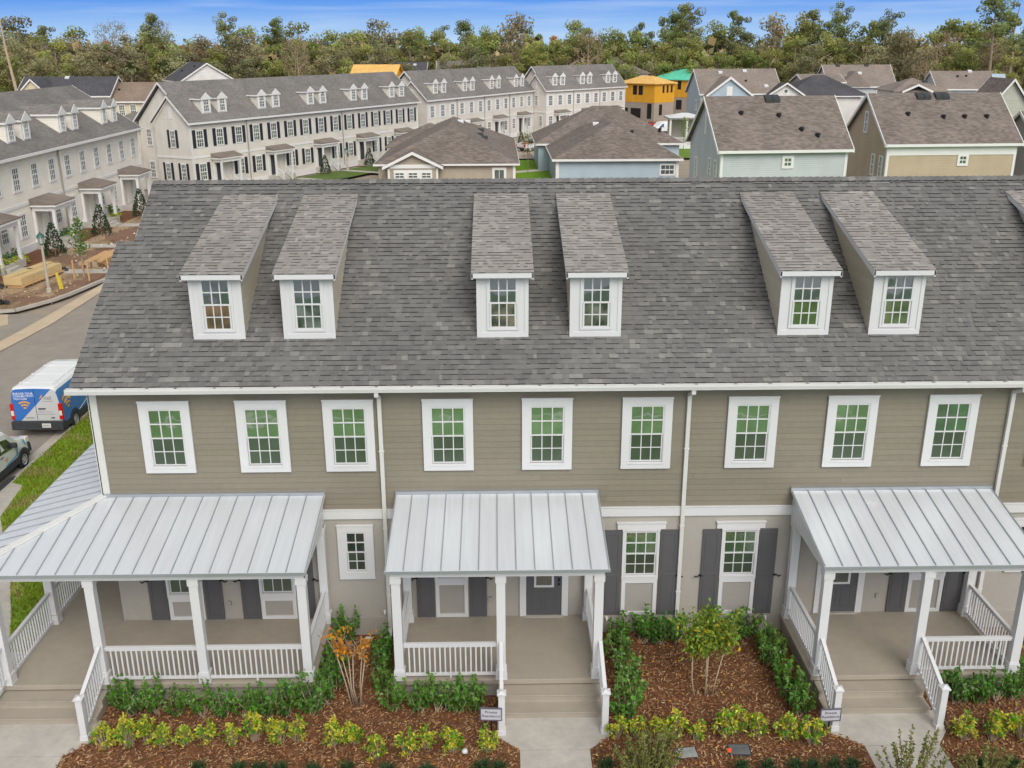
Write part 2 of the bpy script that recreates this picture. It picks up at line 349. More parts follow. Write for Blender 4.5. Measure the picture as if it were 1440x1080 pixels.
def double_hung(parent, x0, x1, z0, z1, trim, nx=3, nz=2, g_up=None, g_low=None, y=0.0, tt=None, tb=None, drop=0.0):
    """window part: trim ring; sub-parts sash, pane, screened pane. faces -y at wall plane y"""
    tt = trim if tt is None else tt; tb = trim if tb is None else tb
    mb = MB()
    if trim > 0:
        ring(mb, x0, x1, z0, z1, trim, y - .062, y, 0, tt, tb)
        mb.box(x0 - .012, x1 + .012, y - .078, y - .063, z1 - .035, z1 + .012)
        mb.box(x0 + trim - .02, x1 - trim + .02, y - .075, y - .063, z0 + tb - .035, z0 + tb + .006)
    else:
        ring(mb, x0, x1, z0, z1, .02, y - .05, y)
    wd = mb.build('window', WHITE, parent, bevel=.004)
    a0, a1, b0, b1 = (x0 + trim, x1 - trim, z0 + tb, z1 - tt) if trim > 0 else (x0 + .02, x1 - .02, z0 + .02, z1 - .02)
    mid = b0 + (b1 - b0) * .495
    mb = MB()
    ring(mb, a0, a1, b0, b1, .016, y - .048, y - .008)
    sash_bars(mb, a0 + .016, a1 - .016, mid - .01, b1 - .016, nx, nz, y - .012, rail=.026)
    sash_bars(mb, a0 + .024, a1 - .024, b0 + .03, mid + .01, nx, nz, y - .004, bar=.022, rail=.03, d=.018)
    mb.build('sash', WHITE, wd)
    mb = MB(); mb.face([(a0 + .025, y - .017, mid), (a1 - .025, y - .017, mid), (a1 - .025, y - .017, b1 - .025), (a0 + .025, y - .017, b1 - .025)])
    mb.build('pane', g_up or G_UP, wd)
    mb = MB(); mb.face([(a0 + .035, y - .009, b0 + .04), (a1 - .035, y - .009, b0 + .04), (a1 - .035, y - .009, mid), (a0 + .035, y - .009, mid)])
    mb.build('screened_pane', g_low or G_SCR, wd)
    return wd

# ------------------------------------------------------------------ real shingle courses
TONES = [(.152, .147, .139), (.159, .154, .146), (.168, .163, .154), (.178, .172, .162), (.140, .136, .129), (.205, .198, .185), (.232, .224, .208)]
TW = [5, 6, 5, 3.5, 3, 1.5, .5]
TONES_SHEEN = [(.262, .244, .222), (.274, .256, .233), (.286, .267, .244), (.30, .28, .256), (.335, .313, .288)]  # sky sheen on the shallow dormer roofs is put into these lighter tones
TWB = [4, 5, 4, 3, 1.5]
def shingles(mb, org, ud, vd, nd, vlen, u0f, u1f, e=.152, tones=TONES, tw=TW, t0=.009, t1=.027, seed=1):
    rr = random.Random(seed); org = Vector(org); ud = Vector(ud); vd = Vector(vd); nd = Vector(nd)
    n = int(vlen / e)
    for i in range(n + 1):
        va = i * e; vb = min(vlen, va + e * 1.02)
        if vb - va < .02: continue
        ua, ub = u0f(va), u1f(va)
        u = ua; prev = None
        while u < ub - .01:
            wdt = rr.choice((.08, .10, .13, .16, .21)) * rr.uniform(.85, 1.15); q = min(ub, u + wdt)
            hi = t1 * rr.uniform(.8, 1.1) if rr.random() < .55 else t0
            c = rr.choices(tones, tw)[0] if (prev is None or rr.random() > .25) else prev
            prev = c
            k = rr.uniform(.95, 1.05); c2 = tuple(x * k for x in c)
            a = org + ud * u + vd * va; b = org + ud * q + vd * va; c_ = org + ud * q + vd * vb; d = org + ud * u + vd * vb
            mb.face([a + nd * hi, b + nd * hi, c_ + nd * .002, d + nd * .002], 0, c2)
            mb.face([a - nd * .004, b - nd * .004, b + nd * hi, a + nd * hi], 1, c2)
            u = q

def lap_wall(mb, org, ud, nd, z0, z1, u0f, u1f, e=.15, m=0):
    """lapped boards: ud along, nd outward normal; u ranges may depend on z"""
    org = Vector(org); ud = Vector(ud); nd = Vector(nd); z = z0
    rr = random.Random(int(z0 * 100) + int(org.x * 10))
    while z < z1 - .01:
        zt = min(z1, z + e)
        a0, a1, b0, b1 = u0f(z), u1f(z), u0f(zt), u1f(zt)
        P = lambda u, zz, o: org + ud * u + nd * o + Vector((0, 0, zz))
        if a1 - a0 > .01:
            t = 0.0; n = max(1, int((a1 - a0) / 3.66)); off = rr.uniform(.2, 1) / n if n > 1 else 1
            cuts = [0.0] + [min(1, off + k / n) for k in range(n)] + [1.0]
            for c0, c1 in zip(cuts, cuts[1:]):
                if c1 - c0 < 1e-4: continue
                k = rr.uniform(.955, 1.045); col = (k, k, k * rr.uniform(.98, 1.01)); g = .0015 / max(.1, a1 - a0) if n > 1 else 0
                ua, ub = a0 + (a1 - a0) * (c0 + g), a0 + (a1 - a0) * (c1 - g); va, vb = b0 + (b1 - b0) * (c0 + g), b0 + (b1 - b0) * (c1 - g)
                mb.face([P(ua, z, .017), P(ub, z, .017), P(vb, zt, .004), P(va, zt, .004)], m, col)
                mb.face([P(ua, z, .004), P(ub, z, .004), P(ub, z, .017), P(ua, z, .017)], m, col)
        z = zt

# ------------------------------------------------------------------ the main townhouse row (identity frame, facade at y = 0)
SL = .655; ROOF = lambda y: 7.04 + SL * (y + .45)
XR = 21.0; XL = -9.78
H = thing('townhouse_row', 'taupe townhouse row with charcoal shingle roof, shed dormers and metal porch roofs, nearest to us', 'townhouse row')
mb = MB()   # solid core of the walls
mb.box(XL, XR, .006, 7.2, .5, 3.5); mb.box(XL, XR, .006, 7.2, 3.5, 6.95); mb.box(-9.33, XR, 7.2, 11.2, .5, 6.95)
mb.prism([(.006, 6.95), (7.2, 6.95), (3.61, 9.5)], 'x', XL, XL + .5)
mb.prism([(.006, 6.95), (11.2, 6.95), (5.6, 10.75)], 'x', -9.33, -9.1)
mb.build('wall', STUCCO, H)
mb = MB()
lap_wall(mb, (0, 0, 0), (1, 0, 0), (0, -1, 0), 3.62, 6.92, lambda z: XL, lambda z: XR)
lap_wall(mb, (XL, 0, 0), (0, -1, 0), (-1, 0, 0), 3.62, 9.4, lambda z: -7.2 if z < 6.95 else -(3.61 + (9.5 - z) * 1.41), lambda z: 0 if z < 6.95 else -(3.61 - (9.5 - z) * 1.41))
mb.build('lap_siding', LAP, H, color=True)
mb = MB(); mb.box(XL - .03, XR, -.035, 11.23, -.3, .5); mb.build('foundation', FOUND, H)
mb = MB(); mb.box(XL - .03, XR, -.045, 0, 3.36, 3.60); mb.box(XL - .045, XL, -.045, 7.2, 3.36, 3.60); mb.box(XL - .03, XR, -.06, 0, 3.602, 3.63)
mb.build('belt_trim', WHITE, H, bevel=.004)
mb = MB(); mb.box(XL - .035, XL + .16, -.05, .0, 3.635, 6.90); mb.box(XL - .052, XL - .002, -.05, .16, 3.635, 6.90)
mb.build('corner_trim', DSP, H, bevel=.004)
# roof
cs = 1 / math.sqrt(1 + SL * SL); sn = SL * cs
mb = MB(); RT = -.004
def slope(x0, x1, ya, yb, sgn=1, yr=5.6):
    f = (lambda y: ROOF(y)) if sgn > 0 else (lambda y: ROOF(2 * yr - y))
    mb.face([(x0, ya, f(ya) + RT), (x1, ya, f(ya) + RT), (x1, yb, f(yb) + RT), (x0, yb, f(yb) + RT)], 1)
    mb.face([(x0, ya, f(ya) - .10), (x0, yb, f(yb) - .10), (x1, yb, f(yb) - .10), (x1, ya, f(ya) - .10)], 1)
slope(-9.58, XR, -.45, 5.6); slope(-9.58, XR, 5.6, 11.65, -1); slope(-10.03, -9.58, -.45, 3.61); slope(-10.03, -9.58, 3.61, 7.67, -1, 3.61)
mb.face([(-9.58, 5.6, ROOF(5.6)), (-9.58, 11.65, ROOF(-.45)), (-9.58, 11.65, ROOF(-.45) - .1), (-9.58, 5.6, ROOF(5.6) - .1)], 1)
u_lo = lambda v: (-10.03 if v * cs - .45 < 3.61 else -9.58)
shingles(mb, (0, -.45, 7.04), (1, 0, 0), (0, cs, sn), (0, -sn, cs), 6.05 / cs, u_lo, lambda v: XR)
shingles(mb, (0, 11.65, 7.04), (-1, 0, 0), (0, -cs, sn), (0, sn, cs), 6.05 / cs, lambda v: -XR, lambda v: 9.58, e=.3, seed=3)
shingles(mb, (0, 7.67, 7.04), (-1, 0, 0), (0, -cs, sn), (0, sn, cs), 4.06 / cs, lambda v: 9.58, lambda v: 10.03, seed=4)
x = -9.58; rr = random.Random(5)
while x < XR:      # ridge caps
    c = rr.choices(TONES, TW)[0]; zz = ROOF(5.6)
    mb.face([(x, 5.44, zz - .085 + .014), (x + .21, 5.44, zz - .085 + .034), (x + .21, 5.6, zz + .045), (x, 5.6, zz + .022)], 0, c)
    mb.face([(x + .21, 5.76, zz - .085 + .034), (x, 5.76, zz - .085 + .014), (x, 5.6, zz + .022), (x + .21, 5.6, zz + .045)], 0, c)
    mb.face([(x, 5.44, zz - .09), (x + .21, 5.44, zz - .09), (x + .21, 5.44, zz - .051), (x, 5.44, zz - .071)], 1, c)
    x += .2
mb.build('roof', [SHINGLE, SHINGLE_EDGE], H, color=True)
mb = MB()
mb.box(-10.03, XR, -.44, 0, 6.86, 6.90); mb.box(-10.03, XR, -.45, -.41, 6.905, 7.02)
mb.prism([(-.43, 6.9), (3.61, 9.55), (3.61, 9.68), (-.43, 7.03)], 'x', -10.045, -10.01); mb.prism([(7.6, 6.95), (3.61, 9.55), (3.61, 9.68), (7.6, 7.07)], 'x', -10.045, -10.01)
mb.prism([(3.8, 9.68), (5.6, 10.84), (5.6, 10.97), (3.8, 9.8)], 'x', -9.6, -9.585)
mb.build('fascia', WHITE, H)
mb = MB()      # open gutter with hangers
mb.box(-10.08, XR, -.575, -.455, 6.905, 6.918); mb.box(-10.08, XR, -.468, -.456, 6.92, 7.035)
mb.prism([(-.575, 6.92), (-.565, 6.92), (-.588, 7.0), (-.588, 7.03), (-.562, 7.03), (-.562, 7.04), (-.60, 7.04), (-.60, 6.995)], 'x', -10.08, XR)
mb.box(-10.09, -10.078, -.6, -.455, 6.905, 7.04)
gt = mb.build('gutter', WHITE2, H)
mb = MB(); x = -9.75; rr = random.Random(9)
while x < XR:
    mb.box(x, x + .035, -.562, -.47, 7.020, 7.034); mb.box(x - .01, x + .06, -.545, -.505, 7.022, 7.040); x += rr.uniform(.62, .95)
mb.build('gutter_hanger', M('dull_steel', (.28, .27, .25), .5, .1, 4, metal=.5), gt)
for dx, sgn in ((-2.88, -1), (4.58, 1), (12.42, 1)):
    mb = MB(); mb.box(dx - .05, dx + .05, -.115, -.03, .18, 6.62)
    mb.bar((dx, -.073, 6.62), (dx + sgn * .0, -.50, 6.80), .10, .08); mb.box(dx - .05, dx + .05, -.545, -.46, 6.78, 6.904)
    mb.bar((dx, -.073, .20), (dx, -.30, .08), .10, .08)
    for z in (1.2, 3.1, 5.2): mb.box(dx - .065, dx + .065, -.119, -.03, z, z + .03)
    mb.build('downspout', DSP, H, bevel=.008)

# upper windows
for i, x0 in enumerate([-8.651, -6.334, -4.25, -1.857, .548, 2.974, 5.538, 7.954, 10.408, 13.0, 15.4, 17.9]):
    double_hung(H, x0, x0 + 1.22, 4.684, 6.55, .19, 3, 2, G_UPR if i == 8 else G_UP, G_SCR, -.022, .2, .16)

# lower windows, shutters, doors
def shuttered(xw0, xw1, sl, sr, crown=True, zp=1.555):
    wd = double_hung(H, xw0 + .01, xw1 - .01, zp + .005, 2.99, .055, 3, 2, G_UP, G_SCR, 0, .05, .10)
    if crown:
        mb = MB(); mb.box(xw0 - .13, xw1 + .13, -.06, 0, 3.0, 3.17); mb.box(xw0 - .15, xw1 + .15, -.085, 0, 3.172, 3.20); mb.build('head_trim', WHITE, wd, bevel=.004)
    mb = MB(); ring(mb, xw0 + .02, xw1 - .02, .51, zp, .10, -.055, 0)
    pn = mb.build('apron_panel', WHITE, H, bevel=.004)
    mb = MB(); mb.box(xw0 + .12, xw1 - .12, -.02, 0, .61, zp - .10); mb.build('panel_infill', PANEL, pn)
    for (a, b), s in ((sl, -1), (sr, 1)):
        mb = MB(); mb.box(a, b, -.045, -.004, .51, 2.97)
        for z0, z1 in ((.60, 1.70), (1.82, 2.88)): ring(mb, a + .06, b - .06, z0, z1, .035, -.056, -.045)
        sh = mb.build('shutter', SHUTTER, H, bevel=.004)
        ex = b if s > 0 else a
        mb = MB(); mb.tube([(ex - s * .03, -.075, 1.66), (ex + s * .05, -.08, 1.68), (ex + s * .10, -.085, 1.63), (ex + s * .16, -.08, 1.66)], .018, 6)
        mb.box(ex - .02, ex + .02, -.07, -.004, 1.65, 1.685); mb.build('shutter_hook', BLACK, sh)
shuttered(3.09, 4.05, (2.63, 3.08), (4.06, 4.52)); shuttered(5.61, 6.57, (5.14, 5.60), (6.58, 7.04))
shuttered(-1.70, -.82, (-2.16, -1.71), (-.81, -.36), False)
shuttered(-8.57, -7.62, (-9.03, -8.58), (-7.61, -7.15), False, 1.15); shuttered(-6.20, -5.25, (-6.67, -6.21), (-5.24, -4.79), False, 1.15)
shuttered(10.53, 11.49, (10.06, 10.52), (11.50, 11.96), False)
def small_window(x0, x1): double_hung(H, x0, x1, 1.66, 3.20, .2, 2, 2, G_DARK, G_SCR, 0, .2, .2)
small_window(-4.11, -3.2); small_window(13.0, 13.9)
def entry(x0, x1, hinge):
    mb = MB(); ring(mb, x0 - .17, x1 + .17, .51, 2.78, .165, -.06, 0, 0, .16, .001)
    mb.build('door_frame', WHITE, H, bevel=.004)
    mb = MB(); mb.box(x0, x1, -.03, -.004, .53, 2.61)
    for a, b in ((x0 + .13, (x0 + x1) / 2 - .05), ((x0 + x1) / 2 + .05, x1 - .13)): ring(mb, a, b, .66, 1.26, .03, -.037, -.03)
    d = mb.build('door', DOOR, H, bevel=.004)
    mb = MB(); ring(mb, x0 + .20, x1 - .20, 1.36, 2.42, .055, -.05, -.03); mb.build('door_light_frame', WHITE, d)
    mb = MB(); mb.face([(x0 + .22, -.036, 1.39), (x1 - .22, -.036, 1.39), (x1 - .22, -.036, 2.4), (x0 + .22, -.036, 2.4)]); mb.build('door_pane', G_DARK, d)
    hx = x1 - .07 if hinge > 0 else x0 + .07
    mb = MB(); mb.lathe([(.0, -.075), (.03, -.07), (.03, -.045), (.012, -.035), (.012, -.03)], 10, (hx, 0, 1.45), 'y'); mb.box(hx - .022, hx + .022, -.05, -.03, 1.52, 1.62); mb.build('door_handle', BLACK, d)
    mb = MB(); mb.box(x0 - .05, x1 + .05, -.12, -.002, .503, .53); mb.build('threshold', CONC, d)
entry(.66, 1.57, 1); entry(8.32, 9.23, -1)
for x, z in ((-7.0, .98), (-.28, 1.02), (9.80, 1.0)):
    mb = MB(); mb.box(x - .045, x + .045, -.05, 0, z - .06, z + .06); mb.build('outlet_cover', PANEL, H, bevel=.006)
for x, z in ((-3.0, .72), (2.75, .46), (6.9, .43)):
    mb = MB(); mb.tube([(x, -.03, z), (x, -.12, z), (x, -.14, z - .05)], .022, 8); mb.lathe([(.0, -.06), (.04, -.06), (.04, -.035)], 10, (x, -.02, z), 'y'); mb.build('hose_bib', WHITE2, H)

# dormers
def dormer(x0, gl, wd=1.24):
    yf = .77; zb = ROOF(yf) + .0; x1 = x0 + wd; zt = 9.43
    RF = lambda y: 9.49 + .2637 * (y - .55)
    mb = MB()
    mb.box(x0, x1, yf, yf + .04, zb - .06, zt + .06)
    mb.box(x0 - .006, x0 + .09, yf - .018, yf, zb, zt + .03); mb.box(x1 - .09, x1 + .006, yf - .018, yf, zb, zt + .03); mb.box(x0 + .09, x1 - .09, yf - .018, yf, zb, zb + .12)
    for sx in (x0, x1):    # side infill
        pts = [(yf, zb - .1), (yf, zt), (5.0, RF(5.0) - .05), (5.0, ROOF(5.0) - .1)]
        mb.prism(pts, 'x', sx + (.012 if sx == x0 else -.032), sx + (.032 if sx == x0 else -.012))
    d = mb.build('dormer', WHITE, H)
    mb = MB()
    for sx, nx in ((x0 + .014, -1), (x1 - .014, 1)):
        lo = lambda z: max(yf + .01, .55 + (z - 9.45) / .2637 if z > 9.5 else yf + .01)
        hi = lambda z: min(5.0, max(lo(z), (z - 7.04) / SL - .45))
        if nx < 0: lap_wall(mb, (sx, 0, 0), (0, -1, 0), (-1, 0, 0), zb + .02, 10.6, lambda z: -hi(z), lambda z: -lo(z), .16)
        else: lap_wall(mb, (sx, 0, 0), (0, 1, 0), (1, 0, 0), zb + .02, 10.6, lo, hi, .16)
    mb.build('dormer_siding', LAPD, d, color=True)
    # roof slab and shingles
    c2 = 1 / math.sqrt(1 + .2637 ** 2); s2 = .2637 * c2
    mb = MB(); a, b = x0 - .11, x1 + .11
    mb.face([(a, .55, 9.485), (b, .55, 9.485), (b, 5.12, 10.69), (a, 5.12, 10.69)], 1)
    mb.face([(a, .55, 9.43), (a, 5.12, 10.635), (b, 5.12, 10.635), (b, .55, 9.43)], 1)
    shingles(mb, (a - .015, .53, 9.487), (1, 0, 0), (0, c2, s2), (0, -s2, c2), 4.6 / c2, lambda v: 0, lambda v: b - a + .03, .152, TONES_SHEEN, TWB, .004, .016, seed=int(x0 * 10) + 99)
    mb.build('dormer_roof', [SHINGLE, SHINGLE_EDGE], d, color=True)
    mb = MB()
    mb.box(a - .012, b + .012, .53, .555, 9.36, 9.478)
    for sx in (a, b):
        o0, o1 = (sx - .006, sx + .030) if sx == a else (sx - .030, sx + .006)
        mb.prism([(.53, 9.33), (.53, 9.472), (5.1, 10.675), (5.02, 10.54)], 'x', o0, o1)
    mb.box(x0, x1, .56, yf, 9.405, 9.43)
    mb.build('dormer_trim', WHITE, d)
    # window
    wx0, wx1 = x0 + .29, x0 + .97
    mb = MB(); ring(mb, wx0 - .05, wx1 + .05, 8.02, 9.38, .05, yf - .03, yf - .001); wn = mb.build('window', WHITE, d)
    mid = 8.70; mb = MB()
    sash_bars(mb, wx0, wx1, mid - .02, 9.33, 3, 2, yf - .004, .028, .035, .024); sash_bars(mb, wx0 + .02, wx1 - .02, 8.07, mid + .02, 3, 2, yf - .002, .026, .04, .018)
    mb.build('sash', WHITE, wn)
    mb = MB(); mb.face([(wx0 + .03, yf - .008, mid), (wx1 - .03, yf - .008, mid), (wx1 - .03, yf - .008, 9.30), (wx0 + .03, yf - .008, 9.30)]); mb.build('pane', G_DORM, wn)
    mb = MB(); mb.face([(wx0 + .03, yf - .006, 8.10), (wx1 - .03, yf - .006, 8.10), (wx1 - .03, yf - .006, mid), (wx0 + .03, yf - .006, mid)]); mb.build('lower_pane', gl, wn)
LAPD = M('dormer_siding_paint', (.48, .435, .345), .65, .05, .5, attr=True)
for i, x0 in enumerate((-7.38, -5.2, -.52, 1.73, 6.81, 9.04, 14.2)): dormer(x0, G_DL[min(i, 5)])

# ------------------------------------------------------------------ porches
def railing(p, q, name='railing', zt=.92, zb=.10, parent=None, foot=True):
    """p,q: base points (deck level); balusters follow the slope"""
    p = Vector(p); q = Vector(q); L_ = (q - p).length; mb = MB(); upv = Vector((0, 0, 1))
    mb.bar(p + upv * zt, q + upv * zt, .085, .045); mb.bar(p + upv * (zt - .055), q + upv * (zt - .055), .05, .05); mb.bar(p + upv * zb, q + upv * zb, .05, .07)
    n = max(2, int((q - p).xy.length / .118))
    for i in range(1, n):
        c = p.lerp(q, i / n); mb.box(c.x - .017, c.x + .017, c.y - .017, c.y + .017, c.z + zb + .03, c.z + zt - .07)
    if foot and abs(p.z - q.z) < .01:
        c = p.lerp(q, .5); mb.box(c.x - .022, c.x + .022, c.y - .022, c.y + .022, c.z, c.z + zb - .03)
    return mb.build(name, WHITE, parent or H)
def post(x, y, z0=.5, z1=3.24, wd=.205, half=False):
    mb = MB(); h = wd / 2
    mb.box(x - h, x + h, y - h, y + h, z0, z1)
    mb.box(x - h - .028, x + h + .028, y - h - .028, y + h + .028, z0, z0 + .26); mb.box(x - h - .036, x + h + .036, y - h - .036, y + h + .036, z0, z0 + .03)
    mb.box(x - h - .022, x + h + .022, y - h - .022, y + h + .022, z1 - .16, z1); mb.box(x - h - .012, x + h + .012, y - h - .012, y + h + .012, z0 + .265, z0 + .285)
    return mb.build('porch_post', WHITE, H, bevel=.005)
def newel(x, y, z0=0.0, h=1.12):
    mb = MB(); k = .072
    mb.box(x - k, x + k, y - k, y + k, z0, z0 + h - .05); mb.box(x - k - .02, x + k + .02, y - k - .02, y + k + .02, z0, z0 + .13)
    mb.box(x - k - .03, x + k + .03, y - k - .03, y + k + .03, z0 + h - .05, z0 + h - .02)
    k2 = k + .02; mb.face([(x - k2, y - k2, z0 + h - .02), (x + k2, y - k2, z0 + h - .02), (x, y, z0 + h + .03)]); mb.face([(x + k2, y - k2, z0 + h - .02), (x + k2, y + k2, z0 + h - .02), (x, y, z0 + h + .03)]); mb.face([(x + k2, y + k2, z0 + h - .02), (x - k2, y + k2, z0 + h - .02), (x, y, z0 + h + .03)]); mb.face([(x - k2, y + k2, z0 + h - .02), (x - k2, y - k2, z0 + h - .02), (x, y, z0 + h + .03)])
    return mb.build('newel_post', WHITE, H)
def steps(x0, x1):
    mb = MB()
    mb.prism([(-3.50, -.2), (-3.50, .165), (-3.10, .17), (-3.10, .335), (-2.66, .34), (-2.66, -.2)], 'x', x0, x1)
    for y, z in ((-3.52, .17), (-3.12, .34)): mb.box(x0 - .004, x1 + .004, y, y + .05, z - .028, z + .004)
    return mb.build('steps', DECK, H, bevel=.01)
YE, ZE = -2.88, 3.50; PZ = lambda y: 4.07 + (4.07 - ZE) / 2.88 * y
def porch_roof_straight(x0, x1):
    mb = MB(); d = .035
    mb.face([(x0, 0, PZ(0)), (x0, YE, PZ(YE)), (x1, YE, PZ(YE)), (x1, 0, PZ(0))])
    mb.face([(x0, 0, PZ(0) - d), (x1, 0, PZ(0) - d), (x1, YE, PZ(YE) - d), (x0, YE, PZ(YE) - d)])
    for a, b in (((x0, YE), (x1, YE)), ((x1, YE), (x1, 0)), ((x0, 0), (x0, YE))):
        mb.face([(*a, PZ(a[1]) - d), (*b, PZ(b[1]) - d), (*b, PZ(b[1])), (*a, PZ(a[1]))])
    r = mb.build('porch_roof', METAL, H)
    mb = MB(); n = round((x1 - x0) / .42)
    for i in range(n + 1):
        x = x0 + (x1 - x0) * i / n; x = min(max(x, x0 + .02), x1 - .02)
        mb.bar((x, -.02, PZ(-.02) + .012), (x, YE + .005, PZ(YE) + .014), .02, .03)
    mb.box(x0, x1, -.10, -.012, 4.06, 4.13); mb.box(x0 - .012, x1 + .012, YE - .014, YE, PZ(YE) - .07, PZ(YE) - .002)
    mb.build('standing_seam', SEAM, r)
    # beams and gable infill
    mb = MB()
    mb.box(x0 + .10, x1 - .10, -2.70, -2.48, 3.24, 3.44)
    for a, b in ((x0 + .09, x0 + .29), (x1 - .29, x1 - .09)):
        mb.prism([(-2.48, 3.24), (-.003, 3.24), (-.003, 4.00), (-2.48, 3.52)], 'x', a, b)
    mb.box(x0 + .29, x1 - .29, -2.48, -.003, 3.36, 3.40)
    mb.build('porch_beam', WHITE, H)
def deck(x0, x1, y0, y1):
    mb = MB(); mb.box(x0 + .07, x1 - .07, y0 + .09, y1, -.25, .365); mb.build('porch_base', FOUND, H)
    mb = MB(); mb.box(x0, x1, y0, y1, .37, .5); mb.build('porch_deck', DECK, H, bevel=.012)
# middle porch
def porch(xa, xm, xb, stair_right):
    deck(xa - .17, xb + .17, -2.72, -.037); porch_roof_straight(xa - .21, xb + .21)
    for x in (xa, xm, xb): post(x, -2.60)
    for x in (xa, xb): post(x, -.16)
    s0, s1 = (xm, xb) if stair_right else (xa, xm); r0, r1 = (xa, xm) if stair_right else (xm, xb)
    railing((r0 + .11, -2.60, .5), (r1 - .11, -2.60, .5))
    for x in (xa, xb): railing((x, -2.48, .5), (x, -.27, .5), foot=False)
    steps(s0 - .08, s1 + .08)
    for x in (s0, s1):
        newel(x + (.0 if x == s0 else .06), -4.0); xx = x + (.0 if x == s0 else .06)
        railing((xx, -3.93, .10), (xx, -2.72, .60), foot=False, zb=.09)
porch(-2.38, 0.0, 2.24, True)
porch(7.46, 9.76, 12.08, False)
mb = MB()
for (u, v, r_) in ((9.0, -.62, .10), (9.16, -.66, .08), (9.08, -.74, .06)):
    mb.face([(u + r_ * math.cos(a * .524), v + r_ * .8 * math.sin(a * .524), PZ(v + r_ * .8 * math.sin(a * .524)) + .006) for a in range(12)])
mb.build('sealant_patch', WHITE, H)
# wraparound corner porch
mb = MB(); mb.box(-11.64, -4.45, -2.63, -.037, -.25, .365); mb.box(-11.64, -9.82, -.037, 9.5, -.25, .365); mb.build('porch_base', FOUND, H)
mb = MB(); mb.prism([(-11.72, -2.72), (-4.38, -2.72), (-4.38, -.037), (-9.82, -.037), (-9.82, 9.6), (-11.72, 9.6)], 'z', .37, .5); mb.build('porch_deck', DECK, H, bevel=.012)
XE = -11.98; x0 = -4.33; mb = MB(); d = .035
PZX = lambda x: 4.07 + (4.07 - ZE) / (XL - XE) * (x - XL)
A, B, C, D, E_, F_ = (XL, 0, 4.07), (x0, 0, 4.07), (x0, YE, ZE), (XE, YE, ZE), (XE, 10.0, ZE), (XL, 10.0, 4.07)
mb.face([A, D, C, B]); mb.face([A, F_, E_, D]); dz = lambda p: (p[0], p[1], p[2] - d)
mb.face([dz(p) for p in (A, B, C, D)]); mb.face([dz(p) for p in (A, D, E_, F_)])
mb.face([dz(D), dz(C), C, D]); mb.face([dz(C), dz(B), B, C]); mb.face([dz(E_), dz(D), D, E_])
r = mb.build('porch_roof', METAL, H)
mb = MB()
n = 18; pitch = .425
for i in range(n + 1):
    x = x0 - .02 - i * pitch
    if x < XE + .1: break
    yt = -.02 if x > XL else (x - XL) / (XE - XL) * YE
    mb.bar((x, yt, PZ(yt) + .012), (x, YE + .005, PZ(YE) + .014), .02, .03)
for i in range(31):
    y = YE + .25 + i * pitch
    if y > 10: break
    xt = XL - .03 if y > 0 else XL + y / YE * (XE - XL)
    mb.bar((xt, y, PZX(xt) + .012), (XE + .005, y, ZE + .014), .02, .03)
mb.box(XL, x0, -.10, -.012, 4.06, 4.13); mb.box(XE, x0 + .012, YE - .014, YE, ZE - .07, ZE - .002); mb.box(XE - .014, XE, YE, 10, ZE - .07, ZE - .002)
mb.build('standing_seam', SEAM, r)
mb = MB(); mb.bar(Vector(A) + Vector((.02, -.02, .02)), Vector(D) + Vector((0, 0, .025)), .19, .05); mb.build('hip_cap', WHITE2, r)
mb = MB(); mb.box(-11.63, x0 - .10, -2.70, -2.48, 3.24, 3.44); mb.box(-11.63, -11.41, -2.48, 9.7, 3.24, 3.44)
mb.prism([(-2.48, 3.24), (-.003, 3.24), (-.003, 4.00), (-2.48, 3.52)], 'x', x0 - .29, x0 - .09)
mb.box(-11.41, x0 - .29, -2.48, -.05, 3.36, 3.40); mb.box(-11.41, XL - .05, -.05, 9.7, 3.36, 3.40)
mb.build('porch_beam', WHITE, H)
PX = (-11.52, -9.28, -6.93, -4.51)
for x in PX: post(x, -2.60)
post(-4.5, -.16)
for y in (-.05, 2.5, 5.0, 7.5): post(-11.52, y)
for a, b in ((-9.28, -6.93), (-6.93, -4.51)): railing((a + .11, -2.6, .5), (b - .11, -2.6, .5))
railing((-4.51, -2.48, .5), (-4.5, -.27, .5), foot=False)
ys = (-2.6, -.05, 2.5, 5.0, 7.5)
for a, b in zip(ys, ys[1:]): railing((-11.52, a + .11, .5), (-11.52, b - .11, .5), foot=False)
steps(-11.6, -9.2)
for x in (-11.52, -9.26):
    newel(x, -4.0); railing((x, -3.93, .10), (x, -2.72, .60), foot=False, zb=.09)
# ------------------------------------------------------------------ ground, street, walks
def sheet(name, pts, z, mat, kind='structure', th=0.0, label=None):
    mb = MB()
    if th: mb.prism([(p[0], p[1]) for p in pts], 'z', z - th, z)
    else: mb.face([(p[0], p[1], z) for p in pts])
    o = mb.build(name, mat); o['kind'] = kind
    return o
sheet('ground', [(-2500, -2500), (2500, -2500), (2500, 4000), (-2500, 4000)], -.30, GROUND)
sheet('street', [(-25.4, -90), (-17.42, -90), (-17.42, 95), (-25.4, 95)], -.15, ASPHALT)
sheet('side_street', [(-120, 23.5), (-25.4, 23.5), (-25.4, 33.2), (-120, 33.2)], -.126, ASPHALT)
sheet('yard', [(-17.3, -6.95), (75, -6.95), (75, 62), (-17.3, 62)], -.02, LAWN)
sheet('front_lawn', [(-17.3, -120), (90, -120), (90, -6.95), (-17.3, -6.95)], -.016, M('front_lawn_grass', (.11, .21, .03), .95, .3, .3, .3, 20, var2=.2, scale2=3))
sheet('forest_floor', [(-900, 176), (900, 176), (900, 900), (-900, 900)], -.10, DIRT)
